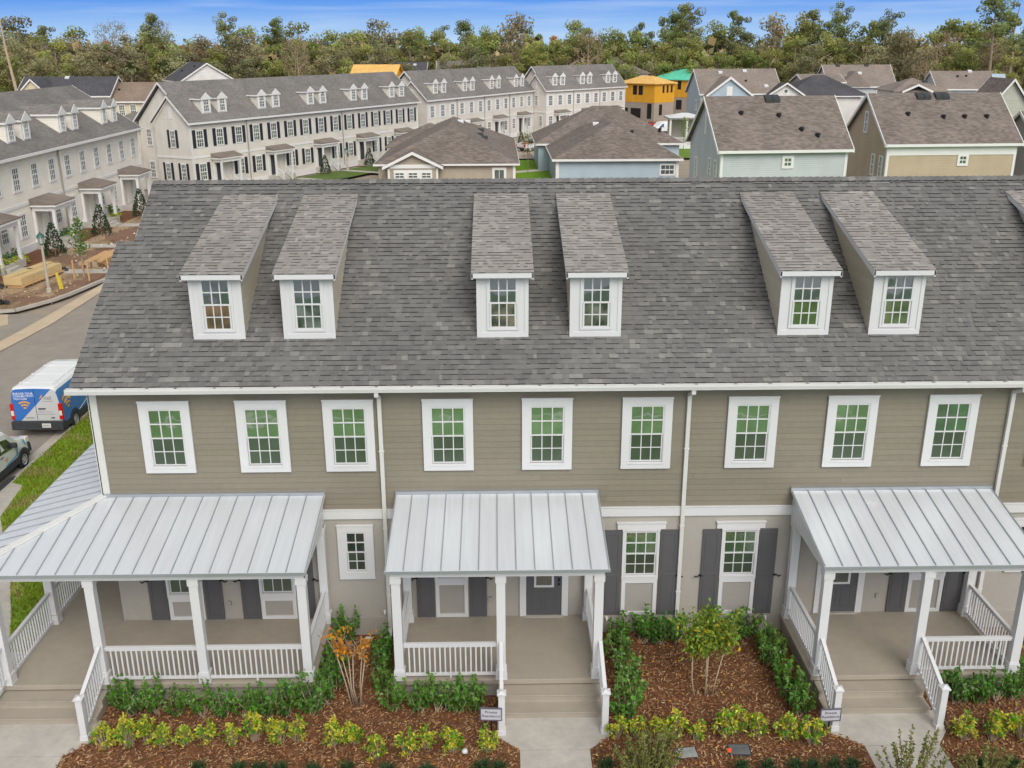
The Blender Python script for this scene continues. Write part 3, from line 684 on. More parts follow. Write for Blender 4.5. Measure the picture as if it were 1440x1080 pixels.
# kerbs
mb = MB()
mb.prism([(-17.42, -.3), (-17.25, -.3), (-17.25, .012), (-17.28, .02), (-17.38, .015), (-17.42, -.02)], 'y', -60, 60)
mb.box(-17.84, -17.42, -60, 60, -.35, -.14)
kb = mb.build('kerb', KERB); kb['kind'] = 'structure'
kpts = [(-60, 33.45), (-29.1, 33.5), (-28.3, 33.8), (-27.7, 34.9), (-27.1, 36.2), (-26.7, 37.6), (-26.4, 39.5), (-26.0, 41.8), (-25.8, 46), (-25.75, 92)]
mb = MB()
for a, b in zip(kpts, kpts[1:]): mb.bar((*a, -.04), (*b, -.04), .26, .16)
kb = mb.build('far_kerb', KERB); kb['kind'] = 'structure'
sheet('gutter_pan', [(-26.5, 24), (-25.55, 24), (-25.0, 31), (-25.1, 41.5), (-25.5, 60), (-25.75, 60), (-25.85, 41.5), (-25.95, 35), (-26.1, 30)], -.118, SANDY)
sheet('concrete_patch', [(-29.5, 31.6), (-27.75, 30.4), (-27.4, 31.0), (-28.4, 33.1), (-29.5, 33.2)], -.117, SANDY)
dk = list(kpts); sheet('dirt_yard', [(-35, 33.45)] + [(x - .1, y + .05) for x, y in kpts[1:]] + [(-25.8, 120), (-35, 120)], -.015, DIRT)
sheet('planting_bed', [(-35, 33.6), (-32.6, 33.6), (-32.5, 92), (-35, 92)], -.008, MULCHG)
for k, (ya, yb) in enumerate(((43.6, 44.8), (52.5, 53.9), (61.7, 63.1), (70.7, 72))):
    sheet('front_walk', [(-33.2, ya), (-26.0, ya - .2), (-26.0, yb - .2), (-33.2, yb)], .004, CONC, th=.05)
def blob(name, cx, cy, rx, ry, z, mat, seed, n=26):
    q = random.Random(seed); f = [q.uniform(.7, 1.2) for _ in range(n)]
    sheet(name, [(cx + rx * math.cos(6.2832 * k / n) * (f[k] + f[(k + 1) % n]) / 2, cy + ry * math.sin(6.2832 * k / n) * (f[k] + f[(k + 1) % n]) / 2) for k in range(n)], z, mat)
for i, (cx, cy, rx, ry) in enumerate(((-29.6, 49.3, 2.1, 2.3), (-29.7, 58, 2.3, 3.0), (-29.7, 67, 2.3, 3.0), (-27.3, 39.6, .7, 2.2), (-27.0, 43.2, .6, 2.0), (-28.2, 36.2, 1.2, .8))): blob('soil_patch', cx, cy, rx, ry, -.008 + .001 * i, SOIL, i)
q = random.Random(31); mb = MB()
for k in range(420):
    x, y = q.uniform(-33, -26.4), q.uniform(35, 74); s_ = q.uniform(.03, .12); c = q.choice([(.45, .36, .25), (.13, .08, .05), (.22, .15, .1), (.6, .55, .48)]); a = q.uniform(0, 3)
    mb.face([(x - s_ * math.cos(a), y - s_ * math.sin(a), .0), (x + s_ * .5, y - s_ * .4, .01), (x + s_ * math.cos(a), y + s_ * math.sin(a), .03), (x - s_ * .3, y + s_ * .6, .05 + s_ * .4)], 0, c)
o = mb.build('rubble', CHIP, color=True); tag(o, 'scattered clods, chips and scraps over the bare dirt', 'rubble', kind='stuff')
# mulch beds and concrete walks
bed = [(-9.62, -6.9), (22, -6.9), (22, -.04), (-9.2, -.04), (-9.2, -4.0), (-9.62, -4.5)]
sheet('mulch_bed', bed, 0.0, MULCHG)
def walk(xc0, xc1, wide0, wide1):
    pts = [(wide0, -3.4), (wide1, -3.4), (wide1, -4.12), (xc1, -4.55), (xc1, -4.56), (xc0, -4.56), (xc0, -4.55), (wide0, -4.12)]
    sheet('walk', pts, .022, CONC, th=.12); sheet('walk', [(xc0 + .01, -4.575), (xc0 + .01, -9.5), (xc1 - .01, -9.5), (xc1 - .01, -4.575)], .014, CONC, th=.12)
walk(.38, 1.93, -.10, 2.42); walk(7.95, 9.62, 7.32, 9.95); walk(-11.3, -9.53, -11.75, -9.12)
sheet('sidewalk', [(-17.3, -8.2), (-9.45, -8.2), (-9.45, -6.2), (-11.9, -3.0), (-11.9, -.7), (-12.6, -.6), (-12.9, .2), (-13.2, .9), (-14.2, 3.0), (-16.4, 7.0), (-16.75, 9.4), (-17.3, 9.7)], -.006, CONC)
sheet('added_front_path', [(-17, -15.75), (90, -15.75), (90, -15.4), (-17, -15.4)], .0, M('added_path_concrete', (.42, .40, .34), .9, .05, 1))  # unseen strip added for a pale band reflected in the upper windows
sheet('added_pond', [(-60, -150), (120, -150), (120, -35.2), (-60, -35.2)], .02, M('added_pond_water', (.05, .08, .10), .06, .1, .2, spec=.6))  # unseen water added to give the dormer glass a bluish reflection
# chips
rr = random.Random(21); mb = MB()
CH = [(.34, .145, .058), (.42, .195, .085), (.20, .08, .036), (.46, .27, .14), (.24, .11, .048), (.13, .055, .027), (.54, .36, .20)]
def bed_ok(x, y):
    if -2.6 < x < 2.5 and y > -2.75: return False
    if 7.25 < x < 12.3 and y > -2.8: return False
    if x < -4.35 and y > -2.75: return False
    for a, b in ((-.12, 2.45), (7.3, 9.97)):
        if a < x < b and y > -4.2: return False
    for a, b in ((.36, 1.95), (7.93, 9.64)):
        if y < -4.1 and a - max(0, (y + 4.56) * 1.0) < x < b + max(0, (y + 4.56) * 1.0): return False
    return x > -9.15 or y < -4.1 + (x + 9.15) * -.9 * -1
k = 0
while k < 36000:
    x, y = rr.uniform(-9.55, 15.5), rr.uniform(-5.7, -.1)
    if not bed_ok(x, y): continue
    k += 1; l = rr.uniform(.018, .055); ww = rr.uniform(.006, .014); a = rr.uniform(0, math.pi); t = rr.uniform(-.3, .3); z = .012 + rr.random() * .03
    dx, dy = math.cos(a) * l, math.sin(a) * l; ex, ey = -math.sin(a) * ww, math.cos(a) * ww; dz = t * l
    c = rr.choice(CH); s = rr.uniform(.55, 1.1); c = tuple(q * s for q in c)
    mb.face([(x - dx - ex, y - dy - ey, z - dz), (x + dx - ex, y + dy - ey, z + dz), (x + dx + ex, y + dy + ey, z + dz + .004), (x - dx + ex, y - dy + ey, z - dz + .004)], 0, c)
    if rr.random() < .006:
        c = rr.choice([(.6, .33, .04), (.55, .42, .10), (.5, .22, .02)]); q = .035
        mb.face([(x - q, y, .05), (x, y - q * .6, .055), (x + q, y, .05), (x, y + q * .6, .06)], 0, c)
o = mb.build('mulch_chips', CHIP, color=True); tag(o, 'red brown shredded bark mulch covering the planting beds', 'mulch', kind='stuff')
# grass strip
GP = [(-17.28, 60), (-17.28, 9.7), (-16.7, 9.4), (-16.35, 7.0), (-14.2, 3.0), (-13.2, .9), (-12.9, .2), (-12.6, -.6), (-11.9, -.6), (-11.9, 60)]
def inside(x, y, P):
    r = False; n = len(P)
    for i in range(n):
        (x1, y1), (x2, y2) = P[i], P[(i + 1) % n]
        if (y1 > y) != (y2 > y) and x < (x2 - x1) * (y - y1) / (y2 - y1) + x1: r = not r
    return r
from mathutils import noise as mnoise
mb = MB(); k = 0
while k < 26000:
    x, y = rr.uniform(-17.4, -11.9), rr.uniform(-.6, 20)
    if not inside(x, y, GP): continue
    k += 1
    nv = mnoise.noise(Vector((x * .9, y * .9, 3.1))) + .35 * mnoise.noise(Vector((x * 3.1, y * 3.1, 1.7)))
    dry = min(1, max(0, (nv - .12) * 3.2)) * rr.uniform(.5, 1)
    g = (rr.uniform(.20, .30), rr.uniform(.28, .38), rr.uniform(.015, .035)); d = (.42, .31, .15)
    c = tuple(g[i] * (1 - dry) + d[i] * dry for i in range(3)); s = rr.uniform(.7, 1.2); c = tuple(q * s for q in c)
    h = rr.uniform(.04, .11); a = rr.uniform(0, 6.28); ww = .022; lx, ly = rr.uniform(-.05, .05), rr.uniform(-.05, .05)
    ex, ey = math.cos(a) * ww, math.sin(a) * ww
    mb.face([(x - ex, y - ey, -.018), (x + ex, y + ey, -.018), (x + lx + ex * .3, y + ly + ey * .3, h), (x + lx - ex * .3, y + ly - ey * .3, h)], 0, c)
o = mb.build('grass', GRASSB, color=True); tag(o, 'bright green verge grass with brown patches beside the kerb', 'grass', kind='stuff')
# lawns far right, seen between the houses
sheet('lawn', [(1.0, 89), (8.5, 90), (9.5, 112), (.6, 110)], -.012, M('bright_lawn', (.16, .30, .012), .9, .12, .8))
sheet('path', [(.4, 95.6), (9, 100.5), (9, 102.6), (.4, 97.6)], .0, M('pale_path', (.62, .57, .50), .9, .05, .8))
sheet('lane', [(-14, 112), (8, 112.5), (14, 121), (30, 150), (30, 175), (18, 175), (6, 140), (-14, 122)], -.05, M('pinkish_lane', (.40, .32, .27), .9, .06, .3))
sheet('lawn', [(19, 112), (40, 112), (40, 131), (22, 131)], -.014, M('deep_lawn', (.13, .22, .02), .9, .2, .6))
sheet('path', [(21, 131.2), (34, 131.2), (34, 134), (21, 134)], -.012, CONC)
sheet('lawn', [(-33, 76), (-26, 76), (-14, 100), (-4, 116), (-8, 118), (-19, 101)], -.013, M('row_lawn', (.10, .15, .03), .9, .25, .5))
for ya in (0, 1, 2, 3):
    bx, by = -31.0 + .472 * (4.3 + 8.58 * ya) , 81.5 + .881 * (4.3 + 8.58 * ya)
    sheet('path', [(bx + 1.6, by - .6), (bx + 7.5, by - 3.8), (bx + 8, by - 2.7), (bx + 2.2, by + .5)], .004, CONC)

# ------------------------------------------------------------------ generic far building parts
TRIMF = M('far_white_trim', (.70, .69, .665), .6, .04, .4)
NAVY = M('navy_shutter', (.022, .024, .035), .6, .05, 1)
def win_meshes(key, wd, h, trim, nx, nz, glassm, trim_m):
    mb = MB(); ring(mb, -wd / 2, wd / 2, 0, h, trim, -.07, .02)
    a, b, c, d = -wd / 2 + trim, wd / 2 - trim, trim, h - trim
    for i in range(1, nx): x = a + (b - a) * i / nx; mb.box(x - .022, x + .022, -.04, .02, c, d)
    for j in range(1, nz):
        z = c + (d - c) * j / nz; t = .045 if (nz % 2 == 0 and j == nz // 2) else .02
        mb.box(a, b, -.042, .02, z - t, z + t)
    f = mb.mesh('window_' + key, trim_m)
    mb = MB(); mb.face([(a, -.012, c), (b, -.012, c), (b, -.012, d), (a, -.012, d)])
    return f, mb.mesh('pane_' + key, glassm)
def add_win(parent, meshes, loc, rz=0.0, name='window'):
    wdo = put(name, meshes[0], parent, loc, (0, 0, rz)); put('pane', meshes[1], wdo); return wdo
WT = win_meshes('tall', 1.24, 1.87, .17, 3, 4, G_FAR, TRIMF); WTG = win_meshes('tallgreen', 1.10, 1.80, .12, 3, 4, G_FARG, TRIMF)
WDm = win_meshes('dormer', .95, 1.5, .13, 3, 4, G_FAR, TRIMF); WS = win_meshes('square', .98, 1.02, .22, 2, 2, G_FAR, TRIMF)
WB = win_meshes('broad', 1.7, 1.25, .17, 3, 2, G_FAR, TRIMF); WN = win_meshes('narrow', .75, 1.9, .14, 2, 4, G_FAR, TRIMF)
mbs = MB(); mbs.box(-.22, .22, -.05, 0, 0, 1.8); SHM = mbs.mesh('shutter_far', NAVY)

ROOF_GREY = roofing('far_grey_shingle', (.185, .172, .158), .15, .16); ROOF_BROWN = roofing('far_brown_shingle', (.178, .148, .127), .16, .24, .35)
ROOF_DARK = roofing('far_dark_shingle', (.080, .078, .084), .16, .15); ROOF_TAN = roofing('far_tan_shingle', (.235, .178, .135), .16, .12); ROOF_PINK = roofing('far_rose_shingle', (.225, .187, .160), .16, .12)
SID_GREIGE = siding('greige_siding', (.63, .59, .52)); SID_LIFTED = siding('light_lifted_greige_siding', (.76, .71, .62)); SID_STONE = siding('stone_siding', (.42, .385, .325)); SID_WHITE = siding('white_siding', (.68, .66, .62)); SID_BLUEG = siding('blue_grey_siding', (.45, .475, .48))  # the palest greige copy is lightened in place of sunlight on its facade
SID_BLUE = siding('pale_blue_siding', (.37, .455, .50)); SID_TAN = siding('tan_siding', (.43, .345, .24)); SID_CREAM = siding('cream_siding', (.60, .53, .35)); SID_TAUPE = siding('garage_taupe_siding', (.38, .325, .25)); SID_GREEN = siding('pale_green_siding', (.42, .43, .35))

def row_house(label, loc, rz, units, U, sid, roofm, style, group='townhouse rows across the street', wing=False, depth=1.0):
    """facade on local x axis facing local -y"""
    h = thing('townhouse_row', label, 'townhouse row', loc, rz, group); Lr = units * U; h.scale = (1, depth, 1)
    mb = MB(); mb.box(.0, Lr, 0, 7.2, -.2, 6.95); mb.box(.45, Lr - .45, 7.2, 11.2, -.2, 6.95)
    for xx in (0, Lr - .3): mb.prism([(0, 6.95), (7.2, 6.95), (3.6, 9.5)], 'x', xx, xx + .3)
    for xx in (.45, Lr - .75): mb.prism([(0, 6.95), (11.2, 6.95), (5.6, 10.75)], 'x', xx, xx + .3)
    mb.build('wall', sid, h)
    mb = MB(); th = .12
    def pl(x0, x1, y0, z0, y1, z1): mb.prism([(y0, z0 - th), (y0, z0), (y1, z1), (y1, z1 - th)], 'x', x0, x1)
    zr = ROOF(5.6); zg = ROOF(3.6)
    pl(.0, Lr, -.45, 7.04, 5.6, zr); pl(.0, Lr, 11.65, 7.04, 5.6, zr)
    for a, b in ((-.35, -.001), (Lr + .001, Lr + .35)): pl(a, b, -.45, 7.04, 3.6, zg); pl(a, b, 7.65, 7.04, 3.6, zg)
    mb.build('roof', roofm, h)
    mb = MB()
    mb.box(-.36, Lr + .36, -.58, -.455, 6.86, 7.05)
    for xx in (-.40, Lr + .352):
        mb.prism([(-.45, 6.84), (-.45, 7.05), (3.6, zg + .02), (3.6, zg - .2)], 'x', xx, xx + .045); mb.prism([(7.65, 6.84), (7.65, 7.05), (3.6, zg + .02), (3.6, zg - .2)], 'x', xx, xx + .045)
    for xx in (-.05, Lr + .005):
        mb.prism([(3.9, zg + .02), (3.9, zg + .22), (5.6, zr + .02), (5.6, zr - .2)], 'x', xx, xx + .045); mb.prism([(11.65, 6.84), (11.65, 7.05), (5.6, zr + .02), (5.6, zr - .2)], 'x', xx, xx + .045)
    mb.box(-.04, .14, -.05, -.001, -.1, 6.85); mb.box(Lr - .14, Lr + .04, -.05, -.001, -.1, 6.85); mb.box(-.05, -.001, -.05, .14, -.1, 6.85)
    mb.box(-.04, Lr + .04, -.06, -.002, 3.40, 3.62); mb.box(-.06, -.003, 0, 7.2, 3.40, 3.62)
    mb.box(-.04, Lr + .04, -.045, -.002, -.2, .55)
    mb.build('trim', TRIMF, h)
    for i in range(1, units, 1 if style == 'white' else 2):
        mb = MB(); x = i * U - .2; mb.box(x - .06, x + .06, -.14, -.062, .2, 6.86); mb.build('downspout', PANEL, h)
    gw = WTG if style == 'navy' else WT
    def shut(x, z, y=0, rzz=0):
        for s in (-1, 1):
            v = Vector((s * .82, -.01, 0)); v.rotate(Matrix.Rotation(rzz, 3, 'Z').to_euler())
            put('shutter', SHM, h, (x + v.x, y + v.y, z + .02), (0, 0, rzz))
    k = U / 9.1
    for u in range(units):
        for fx in (1.37, 4.45, 7.5):
            x = u * U + fx * k; add_win(h, gw, (x, -.005, 4.47))
            if style == 'navy': shut(x, 4.47)
            if style == 'white':
                for s in (-1, 1): put('shutter', SHW, h, (x + s * .80, -.01, 4.5))
        for fx in (1.4, 7.45):
            x = u * U + fx * k; add_win(h, gw, (x, -.005, 1.1))
            if style == 'navy': shut(x, 1.1)
        for fx in (3.35, 5.85): far_dormer(h, u * U + fx * k, sid, roofm)
        far_porch(h, u * U + 4.55 * k, style)
    if style != 'plain':
        for y, z in ((3.6, 4.47),): add_win(h, gw, (-.005, y, z), R(-90)); (style == 'navy') and shut(-.0, z, y, R(-90))
        for y, z in ((2.0, 1.1), (5.2, 1.1)): add_win(h, gw, (-.005, y, z), R(-90)); (style == 'navy') and shut(-.0, z, y, R(-90))
        mb = MB(); mb.box(-.03, -.002, 3.2, 4.0, 7.35, 8.6); mb.build('gable_vent', TRIMF, h)
        for z in (4.47, 1.1): add_win(h, WT, (.445, 9.2, z), R(-90))
    if wing:
        mb = MB(); mb.box(-1.2, 7, 11.3, 16.5, -.2, 6.3); mb.build('rear_wing', sid, h)
        mb = MB(); hip(mb, -1.65, 7, 10.9, 16.9, 6.3, .5); mb.build('rear_wing_roof', roofm, h)
        mb = MB(); hip_trim(mb, -1.65, 7, 10.9, 16.9, 6.3); mb.build('rear_wing_fascia', TRIMF, h)
    return h
SHW = None
def far_dormer(h, x, sid, roofm):
    yf = .77; zb = ROOF(yf); ze = 9.42; zp = 9.93; w2 = .66
    yb = (ze - 7.04) / SL - .45; yp = (zp - 7.04) / SL - .45
    mb = MB(); mb.prism([(yf, zb - .15), (yf, ze), (yb, ze)], 'x', x - w2, x + w2); mb.prism([(x - w2, ze), (x + w2, ze), (x, zp - .08)], 'y', yf + .01, yf + .5)
    d = mb.build('dormer', sid, h)
    mb = MB(); o = .16; s = (zp - ze) / w2
    for sg in (-1, 1):
        a = x + sg * (w2 + o); za = ze - s * o
        ya_ = (za - 7.04) / SL - .45
        mb.face([(a, yf - .16, za), (x, yf - .16, zp), (x, yp, zp), (a, ya_, za)]); mb.face([(a, yf - .16, za - .07), (a, ya_, za - .07), (x, yp, zp - .07), (x, yf - .16, zp - .07)])
        mb.face([(a, yf - .16, za - .07), (a, yf - .16, za), (a, ya_, za), (a, ya_, za - .07)])
    mb.build('dormer_roof', roofm, d)
    mb = MB()
    mb.box(x - w2 - .02, x + w2 + .02, yf - .035, yf - .001, zb - .02, ze); mb.prism([(x - w2 - o, ze - s * o - .08), (x + w2 + o, ze - s * o - .08), (x + w2 + o, ze - s * o), (x, zp), (x - w2 - o, ze - s * o)], 'y', yf - .20, yf - .162)
    mb.box(x - w2 - o, x + w2 + o, yf - .17, yf - .04, ze - s * o - .12, ze - s * o + .0)
    for sg in (-1, 1): mb.box(x + sg * (w2 + o) - .03, x + sg * (w2 + o) + .03, yf - .15, yb - .3, ze - s * o - .13, ze - s * o + .01)
    mb.build('dormer_trim', TRIMF, d)
    add_win(d, WDm, (x, yf - .036, zb + .07))
def far_porch(h, xc, style):
    w2 = 1.55; dp = 1.75
    mb = MB(); mb.prism([(-dp - .2, 3.30), (-dp - .2, 3.40), (-.05, 3.78), (-.05, 3.30)], 'x', xc - w2 - .2, xc + w2 + .2)
    p = mb.build('porch_roof', ROOF_PORCH, h)
    mb = MB(); mb.box(xc - w2 - .22, xc + w2 + .22, -dp - .22, -.06, 3.18, 3.298); mb.box(xc - w2, xc + w2, -dp, -dp + .25, 2.85, 3.18)
    for s in (-1, 1): mb.box(xc + s * (w2 - .125) - .125, xc + s * (w2 - .125) + .125, -dp + .25, -.06, 2.85, 3.18)
    mb.build('porch_beam', TRIMF, p)
    for s in (-1, 1):
        for y in (-dp + .13, -.14):
            mb = MB(); cx = xc + s * (w2 - .13); mb.box(cx - .11, cx + .11, y - .11, y + .11, .5, 2.86); mb.box(cx - .14, cx + .14, y - .14, y + .14, .5, .72); mb.build('porch_post', TRIMF, h)
    mb = MB(); mb.box(xc - w2 - .1, xc + w2 + .1, -dp - .1, -.06, -.2, .5)
    for k in range(2): mb.box(xc - 1.35, xc + .15, -dp - .1 - .34 * (k + 1), -dp - .1 - .34 * k - .001, -.2, .5 - .17 * (k + 1))
    mb.build('porch_deck', CONC, h)
    mb = MB(); mb.box(xc - 1.05, xc - .1, -.05, -.004, .5, 2.7); d = mb.build('door', DOORC if style == 'plain' else DOORD, h)
    mb = MB(); ring(mb, xc - 1.25, xc + .1, .5, 2.95, .18, -.08, -.002, 0, .2, .001); mb.build('door_frame', TRIMF, d)
    if style != 'plain':
        for xx in (xc - 1.35, xc + .15):
            mb = MB(); z0, z1 = .25, .5
            mb.bar((xx, -dp - .1, 1.35), (xx, -dp - 1.2, .85), .08, .06); mb.bar((xx, -dp - .1, .6), (xx, -dp - 1.2, .12), .06, .06); mb.box(xx - .07, xx + .07, -dp - 1.3, -dp - 1.16, -.1, 1.0)
            for t in range(1, 8): y = -dp - .1 - 1.1 * t / 8; z = .6 - .48 * t / 8; mb.box(xx - .02, xx + .02, y - .02, y + .02, z, z + .75)
            mb.build('railing', TRIMF, h)
        mb = MB(); mb.bar((xc + .2, -dp + .1, 1.38), (xc + w2 - .2, -dp + .1, 1.38), .06, .06); mb.bar((xc + .2, -dp + .1, .62), (xc + w2 - .2, -dp + .1, .62), .05, .05)
        for t in range(1, 9): x = xc + .2 + (w2 - .4) * t / 9; mb.box(x - .02, x + .02, -dp + .08, -dp + .12, .62, 1.36)
        mb.build('railing', TRIMF, h)
ROOF_PORCH = roofing('porch_roof_shingle', (.22, .185, .155), .16, .12)
DOORC = M('cream_door', (.62, .56, .46), .5, .05, 1); DOORD = M('dark_door', (.06, .06, .065), .5, .05, 1)
mbs = MB(); mbs.box(-.17, .17, -.05, 0, 0, 1.82); SHW = mbs.mesh('shutter_white', TRIMF)

def hip(mb, x0, x1, y0, y1, z, sl, th=.14, m=0):
    W_, L_ = y1 - y0, x1 - x0
    if L_ >= W_:
        r = W_ / 2; zr = z + sl * r; a, b = (x0 + r, y0 + r, zr), (x1 - r, y0 + r, zr)
        P = [(x0, y0, z), (x1, y0, z), (x1, y1, z), (x0, y1, z)]
        fs = [[P[0], P[1], b, a], [P[1], P[2], b], [P[2], P[3], a, b], [P[3], P[0], a]]
    else:
        r = L_ / 2; zr = z + sl * r; a, b = (x0 + r, y0 + r, zr), (x0 + r, y1 - r, zr)
        P = [(x0, y0, z), (x1, y0, z), (x1, y1, z), (x0, y1, z)]
        fs = [[P[0], P[1], a], [P[1], P[2], b, a], [P[2], P[3], b], [P[3], P[0], a, b]]
    for f in fs: mb.face(f, m)
    D_ = lambda p: (p[0], p[1], p[2] - th)
    for i in range(4): mb.face([D_(P[i]), D_(P[(i + 1) % 4]), P[(i + 1) % 4], P[i]], m)
    mb.face([D_(P[i]) for i in (3, 2, 1, 0)], m)
def hip_trim(mb, x0, x1, y0, y1, z, h=.16):
    mb.box(x0 - .05, x1 + .05, y0 - .05, y0 - .002, z - h, z + .02); mb.box(x0 - .05, x1 + .05, y1 + .002, y1 + .05, z - h, z + .02)
    mb.box(x0 - .05, x0 - .002, y0, y1, z - h, z + .02); mb.box(x1 + .002, x1 + .05, y0, y1, z - h, z + .02)
def gable(mb, x0, x1, y0, y1, z, sl, th=.16):
    ym = (y0 + y1) / 2; zr = z + sl * (y1 - y0) / 2
    mb.prism([(y0, z - th), (y0, z), (ym, zr), (ym, zr - th)], 'x', x0, x1); mb.prism([(y1, z - th), (ym, zr - th), (ym, zr), (y1, z)], 'x', x0, x1)
def rake_trim(mb, xs, y0, y1, z, sl, h=.26):
    ym = (y0 + y1) / 2; zr = z + sl * (y1 - y0) / 2
    for x in xs: mb.prism([(y0, z - h), (y0, z + .03), (ym, zr + .03), (ym, zr - h)], 'x', x - .03, x + .03); mb.prism([(y1, z - h), (ym, zr - h), (ym, zr + .03), (y1, z + .03)], 'x', x - .03, x + .03)
def gable_house(label, loc, rz, L_, W_, ze, sl, sid, roofm, cat='house', name='house', wins=(), vents=(), oh=.35, frieze=False, group=None, backz=-.2, trim=None):
    """local x along the front eave, origin at the front left wall corner; wins: (face, u, z, meshes)"""
    h = thing(name, label, cat, loc, rz, group); tm = trim or TRIMF; zw = ze - .02 + sl * oh
    zt = ze + sl * (W_ / 2 + oh)
    mb = MB(); mb.box(0, L_, 0, W_, backz, zw - .16)
    for x in (0, L_ - .2): mb.prism([(0, zw - .17), (W_, zw - .17), (W_ / 2, zt - .17)], 'x', x, x + .2)
    mb.build('wall', sid, h)
    mb = MB(); gable(mb, -oh, L_ + oh, -oh, W_ + oh, ze, sl); r = mb.build('roof', roofm, h)
    mb = MB(); rake_trim(mb, (-oh - .03, L_ + oh + .03), -oh, W_ + oh, ze, sl)
    mb.box(-oh, L_ + oh, -oh - .12, -oh - .003, ze - .2, ze + .02)
    for x in (-.02, L_ - .2): mb.box(x, x + .22, -.04, -.002, backz, ze - .2)
    mb.box(-.04, -.002, -.04, .2, backz, ze - .2); mb.box(L_ + .002, L_ + .04, -.04, .2, backz, ze - .2)
    if frieze: mb.box(.2, L_ - .2, -.05, -.002, ze - .95, ze - .1)
    mb.build('trim', tm, h)
    for f, u, z, ms in wins:
        if f == 'f': add_win(h, ms, (u, -.01, z))
        elif f == 'l': add_win(h, ms, (-.01, u, z), R(-90))
        elif f == 'r': add_win(h, ms, (L_ + .01, u, z), R(90))
    for v in vents: roof_vent(r, v[0], v[1], ze + sl * (v[1] + oh), sl, v[2] if len(v) > 2 else 'pipe')
    return h
def roof_vent(roof, x, y, z, sl, kind):
    mb = MB()
    if kind == 'pipe':
        mb.lathe([(.17, -.2), (.17, .10), (.23, .10), (.22, .19), (.12, .26), (.0, .27)], 10, (x, y, z))
    elif kind == 'box':
        for k in (0, 1): mb.prism([(y - .38, z - .30), (y - .38, z - .02), (y - .1, z + .2), (y + .38, z + .34), (y + .38, z + .2)], 'x', x - .62 + k * .64, x - .02 + k * .64)
    else:
        mb.prism([(y - .28, z - .2), (y - .28, z + .06), (y + .22, z + .26), (y + .22, z)], 'x', x - .35, x + .35)
    mb.build('roof_vent', WHITE if kind == 'white' else BLACK if kind == 'pipe' else VENT, roof)
VENT = M('vent_metal', (.05, .055, .055), .5, .1, 3, metal=.3)
# ------------------------------------------------------------------ the houses behind
row_house('pale greige townhouse row without shutters facing the street, its porch columns still banded', (-35.0, 30.9, 0), R(90), 5, 9.05, SID_LIFTED, ROOF_GREY, 'plain')
dB = (.472, .881)
row_house('greige townhouse row with navy shutters beside every window and white railed porches', (-31.28 + .35 * .472 - .45 * .881, 81.07 + .35 * .881 + .45 * .472, 0), math.atan2(.881, .472), 5, 8.65, SID_GREIGE, ROOF_GREY, 'navy', wing=True, depth=.68)
row_house('white-shuttered townhouse row with four dormer pairs, behind the parked pickup truck', (-9.67 + .35 * .471 - .45 * .882, 121.98 + .35 * .882 + .45 * .471, 0), math.atan2(.882, .471), 4, 8.55, SID_GREIGE, ROOF_GREY, 'white', depth=.66)
row_house('white-shuttered townhouse row with three dormer pairs, beside the orange unfinished house', (8.53 + .35 * .68 - .45 * .73, 150.35 + .35 * .73 + .45 * .68, 0), math.atan2(17.75, 16.02), 3, 7.75, SID_GREIGE, ROOF_GREY, 'white', depth=.60)

# taupe garage house (hip roof, front gable over the garage door)
h = thing('garage_house', 'low taupe garage with brown hip roof and small gable over its white door', 'house', (0, 0, 0))
mb = MB(); mb.box(-12.2, 1.85, 80.1, 108, -.2, 2.9); mb.box(-11.1, -6.0, 78.7, 80.1, -.2, 2.85); mb.prism([(-11.1, 2.85), (-6.0, 2.85), (-8.55, 4.12)], 'y', 78.7, 79.2); mb.build('wall', SID_TAUPE, h)
mb = MB(); hip(mb, -12.65, 2.26, 79.7, 108.4, 3.0, .44); hip(mb, -13.2, -3.2, 96, 107, 3.2, .46)
mb.prism([(-11.55, 2.74), (-11.55, 2.9), (-8.53, 4.36), (-8.53, 4.2)], 'y', 78.3, 84); mb.prism([(-5.51, 2.74), (-8.53, 4.2), (-8.53, 4.36), (-5.51, 2.9)], 'y', 78.3, 84)
r = mb.build('roof', ROOF_BROWN, h)
mb = MB(); hip_trim(mb, -12.65, 2.26, 79.7, 108.4, 3.0)
mb.prism([(-11.6, 2.62), (-11.6, 2.92), (-8.53, 4.40), (-8.53, 4.1)], 'y', 78.2, 78.29); mb.prism([(-5.46, 2.62), (-8.53, 4.1), (-8.53, 4.40), (-5.46, 2.92)], 'y', 78.2, 78.29)
mb.box(-10.9, -6.2, 78.6, 78.69, 2.72, 3.1); mb.box(-11.1, -10.9, 78.62, 78.69, -.2, 2.7); mb.box(-6.2, -6.0, 78.62, 78.69, -.2, 2.7); mb.box(1.6, 1.88, 80.02, 80.09, -.2, 2.8)
mb.build('trim', TRIMF, h)
mb = MB(); mb.box(-10.5, -6.6, 78.6, 78.69, 0, 2.55); gd = mb.build('garage_door', TRIMF, h)
for x in (-9.9, -8.55, -7.2): add_win(gd, win_meshes('garage', 1.0, .62, .08, 2, 2, G_FAR, TRIMF), (x, 78.59, 1.72))
add_win(h, win_meshes('pair', 1.45, 1.5, .25, 2, 1, G_FAR, TRIMF), (.2, 80.09, 1.1))
for x, y, k in ((-4.3, 97.5, 'white'), (-3.6, 101.5, 'white'), (-1.9, 98, 'low'), (-1.9, 92, 'low'), (-1.4, 90.5, 'low')): roof_vent(r, x, y, 3.0 + .44 * (2.26 - x), 0, k)
